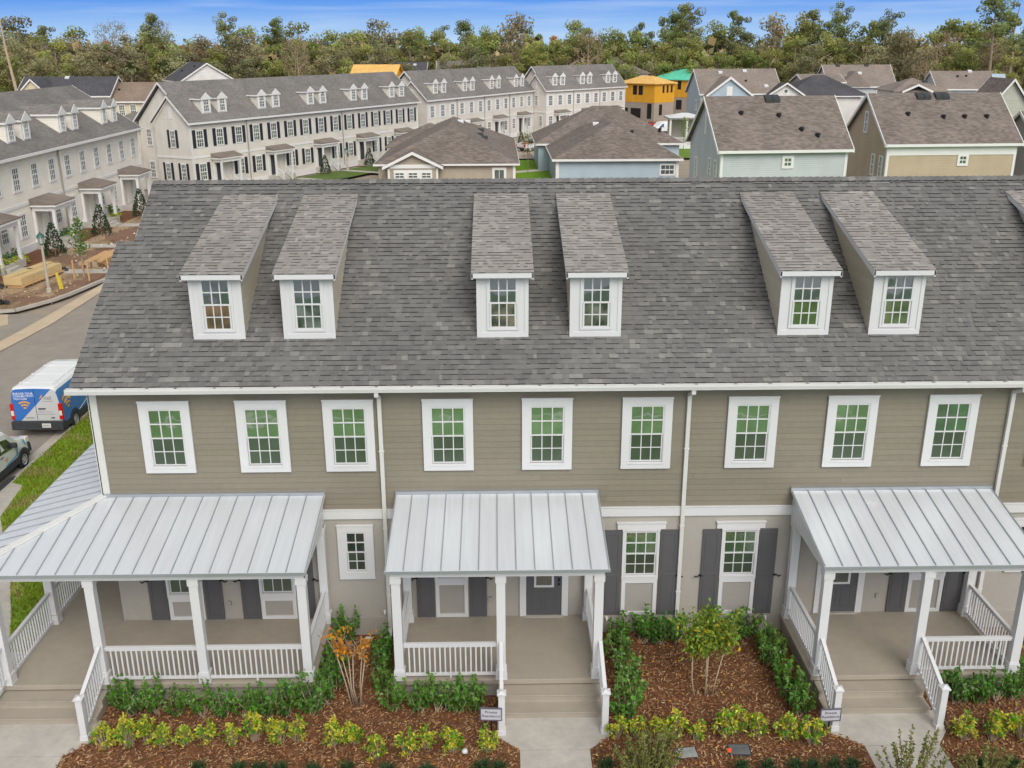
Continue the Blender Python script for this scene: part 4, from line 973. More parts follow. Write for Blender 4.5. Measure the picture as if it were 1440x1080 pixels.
# pale blue hip house
h = thing('hip_roof_house', 'pale blue low house with brown hip roofs between the lawn and the gabled house', 'house', (0, 0, 0))
mb = MB(); mb.box(6.3, 19.4, 84.0, 104, -.2, 2.9); mb.box(5.0, 22.1, 99, 113, -.2, 3.1); mb.build('wall', SID_BLUE, h)
mb = MB(); hip(mb, 5.86, 19.75, 83.5, 106, 3.0, .46); hip(mb, 4.6, 22.6, 98.5, 113.5, 3.2, .53); r = mb.build('roof', ROOF_BROWN, h)
mb = MB(); hip_trim(mb, 5.86, 19.75, 83.5, 106, 3.0, .22); hip_trim(mb, 4.6, 22.6, 98.5, 113.5, 3.2, .2); mb.box(6.28, 6.6, 83.93, 83.99, -.2, 2.8); mb.box(19.1, 19.42, 83.93, 83.99, -.2, 2.8); mb.box(6.24, 6.298, 83.95, 84.4, -.2, 2.8); mb.build('trim', TRIMF, h)
add_win(h, WB, (18.2, 83.99, 1.2))
roof_vent(r, 11.6, 96, 5.65, .3, 'white'); roof_vent(r, 19.9, 100.6, 4.6, .3, 'pipe'); roof_vent(r, 15.4, 92.4, 5.0, .3, 'pipe')
# the two gabled houses right behind
gable_house('blue-grey gabled house with brown roof and small square window, left of the tan one', (18.1, 58.35, 0), R(4.5), 10.6, 9.3, 6.38, .80, SID_BLUEG, ROOF_BROWN,
            wins=(('f', 5.6, 4.9, WS), ('l', 2.9, 3.65, WN), ('l', 1.2, 3.65, WN), ('l', 7.0, 3.3, WN), ('l', 4.65, 7.3, win_meshes('louvre', .42, 1.9, .2, 1, 1, TRIMF, TRIMF))), vents=((2.4, 3.0), (5.55, 2.75), (7.1, 1.45), (8.3, .9), (5.4, 4.35, 'box')))
gable_house('tan gabled house with brown roof, deep white frieze and two box roof vents', (33.55, 63.35, 0), R(3.0), 11.5, 9.3, 6.34, .80, SID_TAN, ROOF_BROWN, frieze=True,
            wins=(('f', 6.8, 4.45, WS), ('l', 2.6, 3.4, WN), ('l', 1.0, 3.4, WN), ('l', 4.9, 6.9, WN)), vents=((2.6, 2.5), (5.7, 2.2), (7.6, 2.2), (9.6, 2.2), (4.6, 4.3, 'box'), (6.3, 4.3, 'box')))
# right edge house, gable towards us
h = gable_house('pale green gabled house cut off by the right edge of the photo', (53.6, 91.5, 0), R(-90), 5, 3.4, 8.35, 1.25, SID_GREEN, ROOF_BROWN, wins=(('f', 2, 4, WT),))
gable_house('brown-roofed gabled house at the right edge, next to the tan house', (47.4, 63.6, 0), R(3), 11, 8.4, 5.4, .74, SID_BLUEG, ROOF_BROWN)
# third tier
gable_house('distant charcoal-roofed cream house at the far left, with a small attic window', (-80.0, 149, 0), 0, 15.2, 9, 6.6, .62, SID_CREAM, ROOF_DARK, vents=((4.4, 1.7), (8.2, 1.2), (9.6, 1.3), (7.0, 4.2, 'white')), wins=())
h = gable_house('low cream gable wing joined in front of the charcoal-roofed house', (-78.2, 156, 0), R(-90), 9.5, 3.9, 7.3, .95, SID_CREAM, ROOF_DARK, wins=(('r', 1.9, 6.4, WS),), oh=.3)
gable_house('distant yellow house under a broad tan roof, behind the nearest greige row', (-67.0, 149, 0), 0, 14, 10, 5.7, .55, SID_CREAM, ROOF_TAN, wins=(('f', 4.1, 3.4, WTG), ('f', 6.0, 3.4, WTG)), vents=((3.0, 2.8),))
h = gable_house('distant white-gabled house with dark roof at the forest edge', (-68.9, 191.5, 0), R(-62), 16, 10.6, 7.8, .62, SID_WHITE, ROOF_DARK, vents=((6, 2.5), (11, 4)))
# unfinished houses
def opening(parent, x0, x1, z0, z1, y=-.012, name='window_opening', rz=0, loc=None):
    mb = MB(); mb.box(x0, x1, y - .03, y, z0, z1); return mb.build(name, DARKHOLE, parent)
DARKHOLE = M('dark_opening', (.02, .018, .016), .9, .2, 1)
def shell_house(label, loc, rz, Lx, Wy, ze, sl, roofm, openings, split=3.35, ridge=None):
    h = thing('unfinished_house', label, 'house', loc, rz, 'houses under construction')
    mb = MB(); mb.box(0, Lx, 0, Wy, -.2, split); mb.build('block_wall', BLOCK, h)
    mb = MB(); mb.box(-.04, Lx + .04, -.04, Wy + .04, split + .002, ze - .02); mb.build('sheathing_wall', OSBW, h)
    mb = MB(); hip(mb, -.5, Lx + .5, -.5, Wy + .5, ze, sl); mb.build('roof', roofm, h)
    for f, a, b, z0, z1 in openings:
        mb = MB()
        if f == 'f': mb.box(a, b, -.06, -.041 if z0 > split else -.005, z0, z1)
        else: mb.box(-.06, -.041 if z0 > split else -.005, a, b, z0, z1)
        mb.build('window_opening', DARKHOLE, h)
    return h
shell_house('unfinished house with orange sheathed upper storey and bare block below', (31.4, 180, 0), R(42), 6.2, 9.0, 7.05, .38, OSB,
            (('f', 2.4, 3.0, 5.2, 6.6), ('f', 3.7, 4.3, 5.2, 6.6), ('f', 5.0, 5.6, 5.2, 6.6), ('f', 1.6, 2.5, .9, 3.0), ('l', 3.0, 4.1, 4.8, 6.6), ('l', 4.5, 5.6, 4.8, 6.6), ('l', .6, 1.7, .3, 3.2), ('l', 3.4, 6.0, .3, 2.2), ('l', 6.8, 8.8, .2, 2.2)))
shell_house('unfinished house with mint green wrapped roof, partly behind the orange one', (43.2, 199, 0), R(50), 9, 11, 7.1, .42, GREENWRAP,
            (('f', .8, 1.6, 5.0, 6.8), ('l', 1.0, 1.8, 5.0, 6.8), ('l', 3.5, 4.4, 5.0, 6.8), ('l', .8, 1.9, .8, 2.8), ('l', 3.2, 4.6, .8, 2.8)))
h = gable_house('unfinished house with bare orange roof boards behind the navy-shuttered row', (-29.0, 181, 0), R(-6), 8.8, 10, 8.0, .52, OSBW, OSB, name='unfinished_house', group='houses under construction', trim=OSBW)
gable_house('dark-roofed house just right of the bare orange roof', (-24.5, 201, 0), R(0), 9, 9, 8.9, .42, SID_WHITE, ROOF_DARK, vents=((5, 3, 'white'), (6.6, 3, 'white')))
gable_house('grey-roofed house with a white gable above the white-shuttered row', (-13.0, 206, 0), R(2), 8.4, 8, 9.2, .42, SID_WHITE, ROOF_GREY)
h = thing('house', 'brown hip-roofed house rising behind the row beside the orange shell', 'house', (23.3, 205, 0))
mb = MB(); mb.box(0, 10.4, 0, 9, -.2, 8.2); mb.build('wall', SID_STONE, h); mb = MB(); hip(mb, -.5, 7.6, -.5, 9.5, 8.3, .70); hip(mb, 4, 11.2, -.2, 9.8, 8.3, .42); r = mb.build('roof', ROOF_BROWN, h)
roof_vent(r, 3.4, 2.5, 10.2, .6, 'white'); roof_vent(r, 5.4, 2.5, 10.2, .6, 'white')
# right tier
h = gable_house('blue gabled house with twin front gables beyond the first blue-grey roof', (34.9, 151, 0), R(4), 13.8, 9.5, 6.4, .78, SID_BLUE, ROOF_PINK, vents=((4.2, 4.0, 'white'), (8.6, 4.3, 'white'), (8.3, 2.2), (7.0, .8, 'white'), (11.6, 1.2, 'white')))
mb = MB(); mb.prism([(.6, 5.6), (7.8, 5.6), (7.8, 6.2), (4.2, 9.0), (.6, 6.2)], 'y', -2.2, .5); g = mb.build('front_gable', SID_BLUE, h)
mb = MB(); mb.prism([(.2, 6.0), (.2, 6.25), (4.2, 9.25), (4.2, 9.0)], 'y', -2.5, 3); mb.prism([(8.2, 6.0), (4.2, 9.0), (4.2, 9.25), (8.2, 6.25)], 'y', -2.5, 3); mb.build('gable_roof', ROOF_PINK, g)
mb = MB(); mb.prism([(.1, 5.9), (.1, 6.28), (4.2, 9.32), (4.2, 8.9)], 'y', -2.6, -2.51); mb.prism([(8.3, 5.9), (4.2, 8.9), (4.2, 9.32), (8.3, 6.28)], 'y', -2.6, -2.51); mb.box(3.7, 4.7, -2.26, -2.21, 6.2, 7.7); mb.build('gable_trim', TRIMF, g)
add_win(h, WT, (-.01, 3, 3.5), R(-90))
h = thing('house', 'cream house with dark hip roof and round gable window', 'house', (46.3, 150, 0))
mb = MB(); mb.box(0, 5.5, 0, 6, -.2, 6.2); mb.prism([(0, 6.2), (5.5, 6.2), (2.75, 8.0)], 'y', 0, .3); mb.box(4, 16, 1, 12, -.2, 6.1); mb.build('wall', SID_WHITE, h)
mb = MB(); hip(mb, 3, 17.5, .5, 13, 6.0, .52); mb.prism([(-.5, 5.95), (-.5, 6.15), (2.75, 8.25), (2.75, 8.05)], 'y', -.5, 6); mb.prism([(6, 5.95), (2.75, 8.05), (2.75, 8.25), (6, 6.15)], 'y', -.5, 6); mb.build('roof', ROOF_DARK, h)
mb = MB(); mb.prism([(-.55, 5.9), (-.55, 6.2), (2.75, 8.3), (2.75, 8.0)], 'y', -.6, -.51); mb.prism([(6.05, 5.9), (2.75, 8.0), (2.75, 8.3), (6.05, 6.2)], 'y', -.6, -.51); hip_trim(mb, 3, 17.5, .5, 13, 6.0); mb.build('trim', TRIMF, h)
mb = MB(); mb.lathe([(.0, -.06), (.32, -.06), (.5, -.06), (.5, 0)], 16, (2.75, -.01, 6.85), 'y'); rw = mb.build('round_window', TRIMF, h); mb = MB(); mb.lathe([(.0, -.07), (.3, -.07)], 14, (2.75, -.01, 6.85), 'y'); mb.build('pane', G_FAR, rw)
h = gable_house('grey-roofed two storey house with white-trimmed gable end facing right', (61.6, 166, 0), R(0), 12.2, 9, 6.9, .78, SID_BLUEG, ROOF_PINK, wins=(('f', 4.3, 5.1, WB), ('f', 9.6, 5.1, WB)), vents=((2.6, 4.3, 'low'), (8.0, 4.3, 'low'), (6.3, 2.6, 'white'), (2.2, 1.4, 'white'), (3.9, 1.9, 'white')))
mb = MB(); mb.prism([(1.5, 6.9), (7.5, 6.9), (4.5, 9.6)], 'y', -.6, 4); mb.build('front_gable_roof', ROOF_PINK, h)
h = thing('house', 'low hip-roofed house with a small white front gable over the tan roof', 'house', (62.0, 135, 0))
mb = MB(); mb.box(0, 8, 0, 8, -.2, 7.4); mb.build('wall', SID_WHITE, h); mb = MB(); hip(mb, -.6, 8.2, -.5, 8.5, 7.5, .42); mb.prism([(.6, 7.3), (.6, 7.5), (2.9, 8.5), (2.9, 8.3)], 'y', -1, 2); mb.prism([(5.2, 7.3), (2.9, 8.3), (2.9, 8.5), (5.2, 7.5)], 'y', -1, 2); r = mb.build('roof', ROOF_PINK, h)
mb = MB(); mb.prism([(.5, 7.2), (.5, 7.5), (2.9, 8.55), (2.9, 8.25)], 'y', -1.1, -1.01); mb.prism([(5.3, 7.2), (2.9, 8.25), (2.9, 8.55), (5.3, 7.5)], 'y', -1.1, -1.01); mb.build('trim', TRIMF, h); roof_vent(r, 5.2, 2.4, 8.8, .4, 'low')
h = gable_house('grey-roofed house with stacked pale blue gables at its right end, near the tall pine', (79.8, 161, 0), R(-2), 11, 8, 6.6, .70, SID_BLUEG, ROOF_PINK, vents=((4.2, 2.6), (5.8, 2.7), (6.8, 3.9, 'white')))
mb = MB(); mb.prism([(-1.2, 6.4), (2.8, 6.4), (.8, 9.2)], 'x', 9.5, 11.9); mb.build('side_gable', SID_BLUE, h)
gable_house('small grey-roofed house hiding behind the dark hip roof', (54.5, 158, 0), R(0), 7, 8, 8.0, .3, SID_STONE, ROOF_PINK)
# white porch pavilion
h = thing('porch_pavilion', 'white two-level porch with flat pale roof beside the parked white van', 'porch', (25.3, 124.5, 0))
mb = MB(); mb.box(-.4, 5, -.4, 4, 4.2, 4.35); hip(mb, -.4, 5, -.4, 4, 4.4, .25); mb.build('roof', WHITE, h)
for x in (0, 2.4, 4.6):
    mb = MB(); mb.box(x - .13, x + .13, -.13, .13, -.2, 4.2); mb.build('post', TRIMF, h)
mb = MB(); mb.box(-.1, 4.7, -.15, 3.6, -.2, .55); mb.build('deck', TRIMF, h)
mb = MB(); mb.box(0, 4.6, -.06, .06, 1.45, 1.55); mb.box(0, 4.6, -.05, .05, .75, .82)
for k in range(28): mb.box(.1 + k * .16, .14 + k * .16, -.03, .03, .82, 1.45)
mb.build('railing', TRIMF, h)
mb = MB(); mb.box(.2, 4.6, 3.5, 3.7, .55, 4.2); mb.build('back_wall', SID_STONE, h)
# ------------------------------------------------------------------ vegetation
ORD = ['first', 'second', 'third', 'fourth', 'fifth', 'sixth', 'seventh', 'eighth', 'ninth', 'tenth', 'eleventh', 'twelfth', 'thirteenth', 'fourteenth', 'fifteenth', 'sixteenth', 'seventeenth', 'eighteenth', 'nineteenth', 'twentieth']
def leaf(mb, p, d, l, wd, c, rr, m=0):
    d = d.normalized(); s = d.cross(Vector((rr.gauss(0, 1), rr.gauss(0, 1), rr.gauss(0, 1))))
    s = s.normalized() * wd if s.length > 1e-4 else Vector((wd, 0, 0))
    mid = p + d * l * .5 + Vector((0, 0, l * .06)); q = p + d * l - Vector((0, 0, l * .10))
    mb.face([p, mid + s, q, mid - s], m, c)
def rdir(rr, up=0.0):
    while True:
        v = Vector((rr.uniform(-1, 1), rr.uniform(-1, 1), rr.uniform(-1, 1)))
        if .05 < v.length < 1: v.normalize(); v.z += up; return v.normalized()

def shrub_mesh(seed, h=.85, spread=.34, stems=11, leaves=34, ll=.10, lw=.032):
    rr = random.Random(seed); f = MB(); st = MB()
    for s in range(stems):
        a = rr.uniform(0, 6.28); r = rr.uniform(.2, 1) * spread; hh = h * rr.uniform(.55, 1.0) * (1.08 - .35 * r / spread) * (1.15 if rr.random() < .12 else 1)
        b = Vector((rr.uniform(-.1, .1), rr.uniform(-.1, .1), 0)); t = Vector((math.cos(a) * r, math.sin(a) * r, hh)); mid = b.lerp(t, .5) + Vector((math.cos(a), math.sin(a), 0)) * .06
        st.tube([b, mid, t], [.012, .009, .004], 4, cap=False)
        for k in range(leaves):
            u = .22 + .78 * (k + rr.random()) / leaves; p = (b.lerp(mid, u * 2) if u < .5 else mid.lerp(t, u * 2 - 1))
            d = rdir(rr, .25); d = (d + Vector((math.cos(a), math.sin(a), 0)) * .25)
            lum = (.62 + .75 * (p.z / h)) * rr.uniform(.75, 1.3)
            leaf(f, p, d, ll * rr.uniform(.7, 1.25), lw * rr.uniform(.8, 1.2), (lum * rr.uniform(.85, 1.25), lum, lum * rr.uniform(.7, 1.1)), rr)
    return f, st
def yellow_mesh(seed, h=.62, spread=.24):
    rr = random.Random(seed); f = MB(); st = MB()
    for s in range(30):
        a = rr.uniform(0, 6.28); r = math.sqrt(rr.random()) * spread; z = h * (.35 + .65 * rr.random()) * (1.05 - .45 * (r / spread) ** 2)
        t = Vector((math.cos(a) * r, math.sin(a) * r, z)); st.tube([(t.x * .3, t.y * .3, 0), t * .6, t], [.008, .006, .004], 4, cap=False)
        yel = rr.random() < .68
        for k in range(rr.randint(9, 13)):
            d = rdir(rr, -.1 + .5 * (k % 2)) + Vector((math.cos(a), math.sin(a), 0)) * .2; y = yel if rr.random() < .8 else not yel
            c = (rr.uniform(.52, .74), rr.uniform(.52, .68), rr.uniform(.03, .10)) if y else (rr.uniform(.10, .20), rr.uniform(.28, .42), rr.uniform(.012, .03))
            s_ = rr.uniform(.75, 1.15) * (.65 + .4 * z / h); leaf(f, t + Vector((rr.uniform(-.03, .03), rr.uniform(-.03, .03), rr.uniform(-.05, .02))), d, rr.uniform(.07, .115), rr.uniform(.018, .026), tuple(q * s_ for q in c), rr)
    return f, st
def plant_protos(fn, leafmat, n, name, **k):
    out = []
    for i in range(n):
        f, st = fn(100 + i * 7, **k); out.append((f.mesh(name + '_foliage', leafmat, color=True), st.mesh(name + '_stems', TWIG)))
    return out
def plant(name, label, cat, group, x, y, meshes, sc=1.0, rz=0.0, sz=None):
    o = empty(name, (x, y, 0), rz); o.scale = (sc, sc, sz or sc); tag(o, label, cat, group)
    put('foliage', meshes[0], o); put('stems', meshes[1], o); return o
rr = random.Random(77)
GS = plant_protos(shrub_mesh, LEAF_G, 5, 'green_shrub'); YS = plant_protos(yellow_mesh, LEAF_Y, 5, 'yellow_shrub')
def greens(pts, where, dy=.16, sc=1.0):
    for i, (x, y) in enumerate(pts):
        s = sc * rr.uniform(.98, 1.26)
        plant('green_shrub', '%s dark green shrub %s' % (ORD[i], where), 'shrub', 'dark green shrubs along the house walls', x, y + dy, rr.choice(GS), s, rr.uniform(0, 6.28), s * rr.uniform(.85, 1.1))
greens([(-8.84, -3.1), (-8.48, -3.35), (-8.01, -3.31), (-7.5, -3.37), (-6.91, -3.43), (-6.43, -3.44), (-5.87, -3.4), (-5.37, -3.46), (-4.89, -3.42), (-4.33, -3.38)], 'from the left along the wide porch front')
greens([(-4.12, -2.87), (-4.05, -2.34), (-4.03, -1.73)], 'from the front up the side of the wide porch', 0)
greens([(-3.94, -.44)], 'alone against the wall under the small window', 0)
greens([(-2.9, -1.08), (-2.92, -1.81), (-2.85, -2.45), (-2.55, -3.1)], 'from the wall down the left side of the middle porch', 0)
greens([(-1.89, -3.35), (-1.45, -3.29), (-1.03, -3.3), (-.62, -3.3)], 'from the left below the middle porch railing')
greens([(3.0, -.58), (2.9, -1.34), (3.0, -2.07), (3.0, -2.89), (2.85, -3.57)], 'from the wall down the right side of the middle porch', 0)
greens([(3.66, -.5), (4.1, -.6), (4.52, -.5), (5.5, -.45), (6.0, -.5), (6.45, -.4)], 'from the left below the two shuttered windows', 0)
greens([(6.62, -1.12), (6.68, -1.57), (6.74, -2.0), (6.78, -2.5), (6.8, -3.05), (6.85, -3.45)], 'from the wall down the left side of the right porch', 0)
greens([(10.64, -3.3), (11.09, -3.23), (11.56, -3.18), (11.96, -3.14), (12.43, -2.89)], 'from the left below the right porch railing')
def yellows(pts, where):
    for i, (x, y) in enumerate(pts):
        s = rr.uniform(.84, 1.12)
        plant('yellow_shrub', '%s yellow variegated shrub %s' % (ORD[i], where), 'shrub', 'yellow variegated shrubs along the bed front', x, y + .12, rr.choice(YS), s, rr.uniform(0, 6.28), s * rr.uniform(.95, 1.25))
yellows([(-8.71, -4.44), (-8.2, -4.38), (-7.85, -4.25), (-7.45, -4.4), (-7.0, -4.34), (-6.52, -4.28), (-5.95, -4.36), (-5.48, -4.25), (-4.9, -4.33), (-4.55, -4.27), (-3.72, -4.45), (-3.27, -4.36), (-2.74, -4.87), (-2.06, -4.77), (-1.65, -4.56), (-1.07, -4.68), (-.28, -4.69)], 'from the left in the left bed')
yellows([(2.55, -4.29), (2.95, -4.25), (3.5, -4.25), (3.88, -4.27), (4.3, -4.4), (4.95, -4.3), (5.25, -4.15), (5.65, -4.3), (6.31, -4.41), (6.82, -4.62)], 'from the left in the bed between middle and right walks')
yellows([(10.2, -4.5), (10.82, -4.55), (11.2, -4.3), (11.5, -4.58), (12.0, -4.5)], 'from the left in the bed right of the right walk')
# grassy clumps on the bed edge
def clump_mesh(seed):
    r_ = random.Random(seed); f = MB()
    for k in range(110):
        a = r_.uniform(0, 6.28); l = r_.uniform(.18, .36); out = r_.uniform(.06, .24); ww = .009; e = Vector((-math.sin(a), math.cos(a), 0)) * ww; d = Vector((math.cos(a), math.sin(a), 0))
        b = d * r_.uniform(0, .05); m_ = b + d * out * .5 + Vector((0, 0, l * .8)); t = b + d * out + Vector((0, 0, l * r_.uniform(.6, 1)))
        c = tuple(q * r_.uniform(.6, 1.3) for q in (.045, .085, .03)); f.face([b - e, b + e, m_ + e, m_ - e], 0, c); f.face([m_ - e, m_ + e, t], 0, c)
    return f.mesh('grass_clump', GRASSB, color=True)
CM = [clump_mesh(s) for s in (1, 2, 3)]
for i, (x, y) in enumerate([(-6.4, -5.12), (-5.56, -5.18), (-5.13, -5.16), (-4.67, -5.2), (-4.01, -5.24), (-3.26, -5.22), (-2.43, -5.28), (-1.6, -5.3), (-.43, -5.2), (-.06, -5.24), (2.2, -5.2), (5.05, -5.3), (5.59, -5.3), (6.19, -5.3), (6.56, -5.32), (6.99, -5.3), (7.4, -5.3), (10.17, -5.34), (10.79, -5.35)]):
    o = put('grass_clump', CM[i % 3], None, (x, y - .06, 0), (0, 0, rr.uniform(0, 6)), (1.1, 1.1, 1.05)); tag(o, 'dark strappy grass clump on the mulch edge, %s from the left' % ORD[i], 'grass clump', 'strappy grass clumps along the front of the beds')
# small trees in the beds
def stems_tree(stems, top, twigs, rr):
    st = MB(); tips = []
    for (bx, by, tx, ty, tz) in stems:
        b = Vector((bx, by, 0)); t = Vector((tx, ty, tz)); m1 = b.lerp(t, .4) + Vector((rr.uniform(-.05, .05), rr.uniform(-.05, .05), 0)); st.tube([b, m1, t], [.022, .017, .012], 6)
        for k in range(twigs):
            e = t + Vector((rr.uniform(-.38, .38), rr.uniform(-.3, .3), rr.uniform(.2, top))); st.tube([t, t.lerp(e, .5) + Vector((rr.uniform(-.05, .05), 0, .03)), e], [.01, .007, .003], 4, cap=False); tips.append((t, e))
    return st, tips
t = thing('crepe_myrtle', 'bare multi-stemmed young tree with a few orange leaves, left of the middle porch', 'tree', (-3.46, -2.94, 0))
r_ = random.Random(5)
st, tips = stems_tree([(-.05, 0, -.32, .05, 1.35), (0, .04, -.22, .1, 1.3), (.06, .02, -.05, .05, 1.25), (.1, 0, .05, .05, 1.3), (.16, -.02, .32, .0, 1.2), (.2, .03, .25, .1, 1.3)], .75, 5, r_)
st.build('trunk', TWIG, t, smooth=True); f = MB()
for a, b in tips:
    if a.x > .0 and r_.random() < .6: continue
    for k in range(r_.randint(8, 15)):
        p = a.lerp(b, r_.uniform(.35, 1.0)) + Vector((r_.gauss(0, .05), r_.gauss(0, .05), r_.gauss(0, .05))); s = r_.uniform(.65, 1.3); leaf(f, p, rdir(r_, -.2), r_.uniform(.08, .13), .028, (s, s * r_.uniform(.8, 1.3), s), r_)
f.build('crown', LEAF_O, t, color=True)
t = thing('young_tree', 'three-stemmed young tree with lime green leaves in the middle mulch bed', 'tree', (4.75, -2.79, 0))
st, tips = stems_tree([(-.2, 0, -.28, .1, 1.2), (.05, 0, .08, .05, 1.25), (.22, .02, .45, .1, 1.2), (.12, .1, .1, .25, 1.3)], 1.1, 9, r_)
st.build('trunk', TWIG, t, smooth=True); f = MB()
for a, b in tips:
    for k in range(62):
        p = a.lerp(b, r_.uniform(.1, 1.05)) + Vector((r_.gauss(0, .10), r_.gauss(0, .10), r_.gauss(0, .09))); s = r_.uniform(.5, 1.25); leaf(f, p, rdir(r_, -.1), r_.uniform(.09, .15), .032, (s * r_.uniform(.8, 1.35), s, s * .8) if r_.random() > .06 else (3.2, 1.4, .3), r_)
f.build('crown', LEAF_L, t, color=True)
# foreground twiggy shrubs rising into the bottom edge
def wispy(label, loc, n, h, spread, mat, seed, ll=.10, dens=46, lean=0):
    t = thing('wispy_shrub', label, 'shrub', loc); q = random.Random(seed); st = MB(); f = MB()
    for k in range(n):
        a = q.uniform(0, 6.28); r = math.sqrt(q.random()) * spread; e = Vector((math.cos(a) * r, math.sin(a) * r * .8, h * q.uniform(.72, 1.0) * (1 - .35 * (r / spread) ** 2))); b = Vector((e.x * .2, e.y * .2, 0)); m1 = b.lerp(e, .6) + Vector((0, 0, .06)); st.tube([b, m1, e], [.014, .009, .003], 4, cap=False)
        for j in range(dens):
            u = .3 + .7 * (j + q.random()) / dens; p = b.lerp(m1, u / .6) if u < .6 else m1.lerp(e, (u - .6) / .4); s = q.uniform(.55, 1.35); d = rdir(q, .3) + (e - b).normalized() * .5; leaf(f, p, d, ll * q.uniform(.6, 1.2), ll * .26, (s * q.uniform(.85, 1.3), s, s * .8), q)
    st.build('stems', TWIG, t); f.build('foliage', mat, t, color=True)
wispy('feathery olive shrub rising at the bottom edge, right of the middle walk', (3.0, -5.85, 0), 60, 1.62, .78, LEAF_T, 3, .085, 60)
wispy('arching twiggy shrub with small dark leaves rising in front of the right walk', (8.2, -6.3, 0), 26, 1.98, .85, LEAF_T, 8, .075, 70)
wispy('low olive shrub at the bottom edge right of the right walk', (9.95, -5.95, 0), 30, 1.15, .65, LEAF_T, 12, .085, 46)

# ---- forest
def quad(mb, p, s, c, q, flat=1.0):
    n = rdir(q); n.z *= flat; n.normalize(); a = n.cross(Vector((q.gauss(0, 1), q.gauss(0, 1), q.gauss(0, 1)))).normalized() * s; b = n.cross(a).normalized() * s * q.uniform(.5, .9)
    mb.face([p - a, p - b * .9, p + a, p + b], 0, c)
def trunk_mesh(q, h, r, lean=.04, limbs=4, zl=.4, ll=.3, mat=None):
    mb = MB(); pts = []; x = y = 0
    for k in range(5): pts.append((x, y, h * k / 4)); x += q.gauss(0, lean * h * .3); y += q.gauss(0, lean * h * .3)
    mb.tube(pts, [r, r * .8, r * .62, r * .45, r * .2], 6)
    for k in range(limbs):
        z = h * q.uniform(zl, .92); a = q.uniform(0, 6.28); l = h * ll * q.uniform(.6, 1.1); i = min(3, int(z / h * 4)); u = z / h * 4 - i; b = Vector(pts[i]).lerp(Vector(pts[i + 1]), u)
        e = b + Vector((math.cos(a) * l, math.sin(a) * l, l * q.uniform(.3, .8))); mb.tube([b, b.lerp(e, .5) + Vector((0, 0, l * .06)), e], [r * .35, r * .22, r * .08], 5, cap=False)
    return mb, pts
def clumpy(q, h, base, rx, clumps, per, size, tint=.18, top_bias=0, holes=.0, shape=1.0):
    """crown of leaf clumps through an uneven volume; leaves at the outside and top are lighter"""
    f = MB(); cz = (h + base) / 2; rz = (h - base) / 2
    for k in range(clumps):
        d = rdir(q); rad = q.uniform(.35, .95); zc = cz + d.z * rz * rad; taper = 1 - shape * .45 * max(0, (zc - cz) / rz)
        c0 = Vector((d.x * rx * rad * taper, d.y * rx * rad * taper, zc)); cr_ = q.uniform(.20, .40) * rx; t = 1 + q.uniform(-tint, tint); tb = q.uniform(.9, 1.12)
        for j in range(per):
            e = rdir(q); rr_ = cr_ * (q.random() ** .4); p = c0 + Vector((e.x * rr_, e.y * rr_, e.z * rr_ * .75))
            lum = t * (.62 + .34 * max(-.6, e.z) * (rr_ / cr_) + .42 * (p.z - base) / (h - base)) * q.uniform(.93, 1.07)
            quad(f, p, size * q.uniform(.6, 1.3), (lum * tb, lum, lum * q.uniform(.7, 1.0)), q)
    return f
TREES = {}
def proto(kind, build, n):
    TREES[kind] = [build(random.Random(hash_(kind) + i)) for i in range(n)]
def hash_(s): return sum((i + 1) * ord(c) for i, c in enumerate(s))
def b_oak(q):
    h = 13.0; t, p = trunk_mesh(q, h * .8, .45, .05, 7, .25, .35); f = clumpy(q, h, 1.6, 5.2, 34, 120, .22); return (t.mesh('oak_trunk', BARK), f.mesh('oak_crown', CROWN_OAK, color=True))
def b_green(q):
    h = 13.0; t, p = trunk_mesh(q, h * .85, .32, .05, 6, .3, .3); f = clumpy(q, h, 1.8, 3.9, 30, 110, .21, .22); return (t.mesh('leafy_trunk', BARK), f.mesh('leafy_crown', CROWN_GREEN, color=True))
def b_pine(q):
    h = 22.0; t, pts = trunk_mesh(q, h * .97, .30, .035, 0); f = MB()
    for k in range(q.randint(13, 18)):
        z = h * q.uniform(.60, .99); i = min(3, int(z / h * 4)); b = Vector(pts[i]).lerp(Vector(pts[i + 1]), z / h * 4 - i); a = q.uniform(0, 6.28); l = q.uniform(1.2, 4.0) * (1.15 - .75 * (z / h - .6) / .4)
        e = b + Vector((math.cos(a) * l, math.sin(a) * l, l * q.uniform(.05, .45))); t.tube([b, e], [.09, .03], 4, cap=False)
        for c0, s in ((e, 1.0), (b.lerp(e, .6), .7)):
            rad = q.uniform(.75, 1.25) * s; tt = q.uniform(.8, 1.2)
            for j in range(int(110 * s)):
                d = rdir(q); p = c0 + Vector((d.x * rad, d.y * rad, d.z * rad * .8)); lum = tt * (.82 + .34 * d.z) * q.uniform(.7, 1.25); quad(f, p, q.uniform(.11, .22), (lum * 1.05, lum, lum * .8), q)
    return (t.mesh('pine_trunk', BARK), f.mesh('pine_crown', CROWN_PINE, color=True))
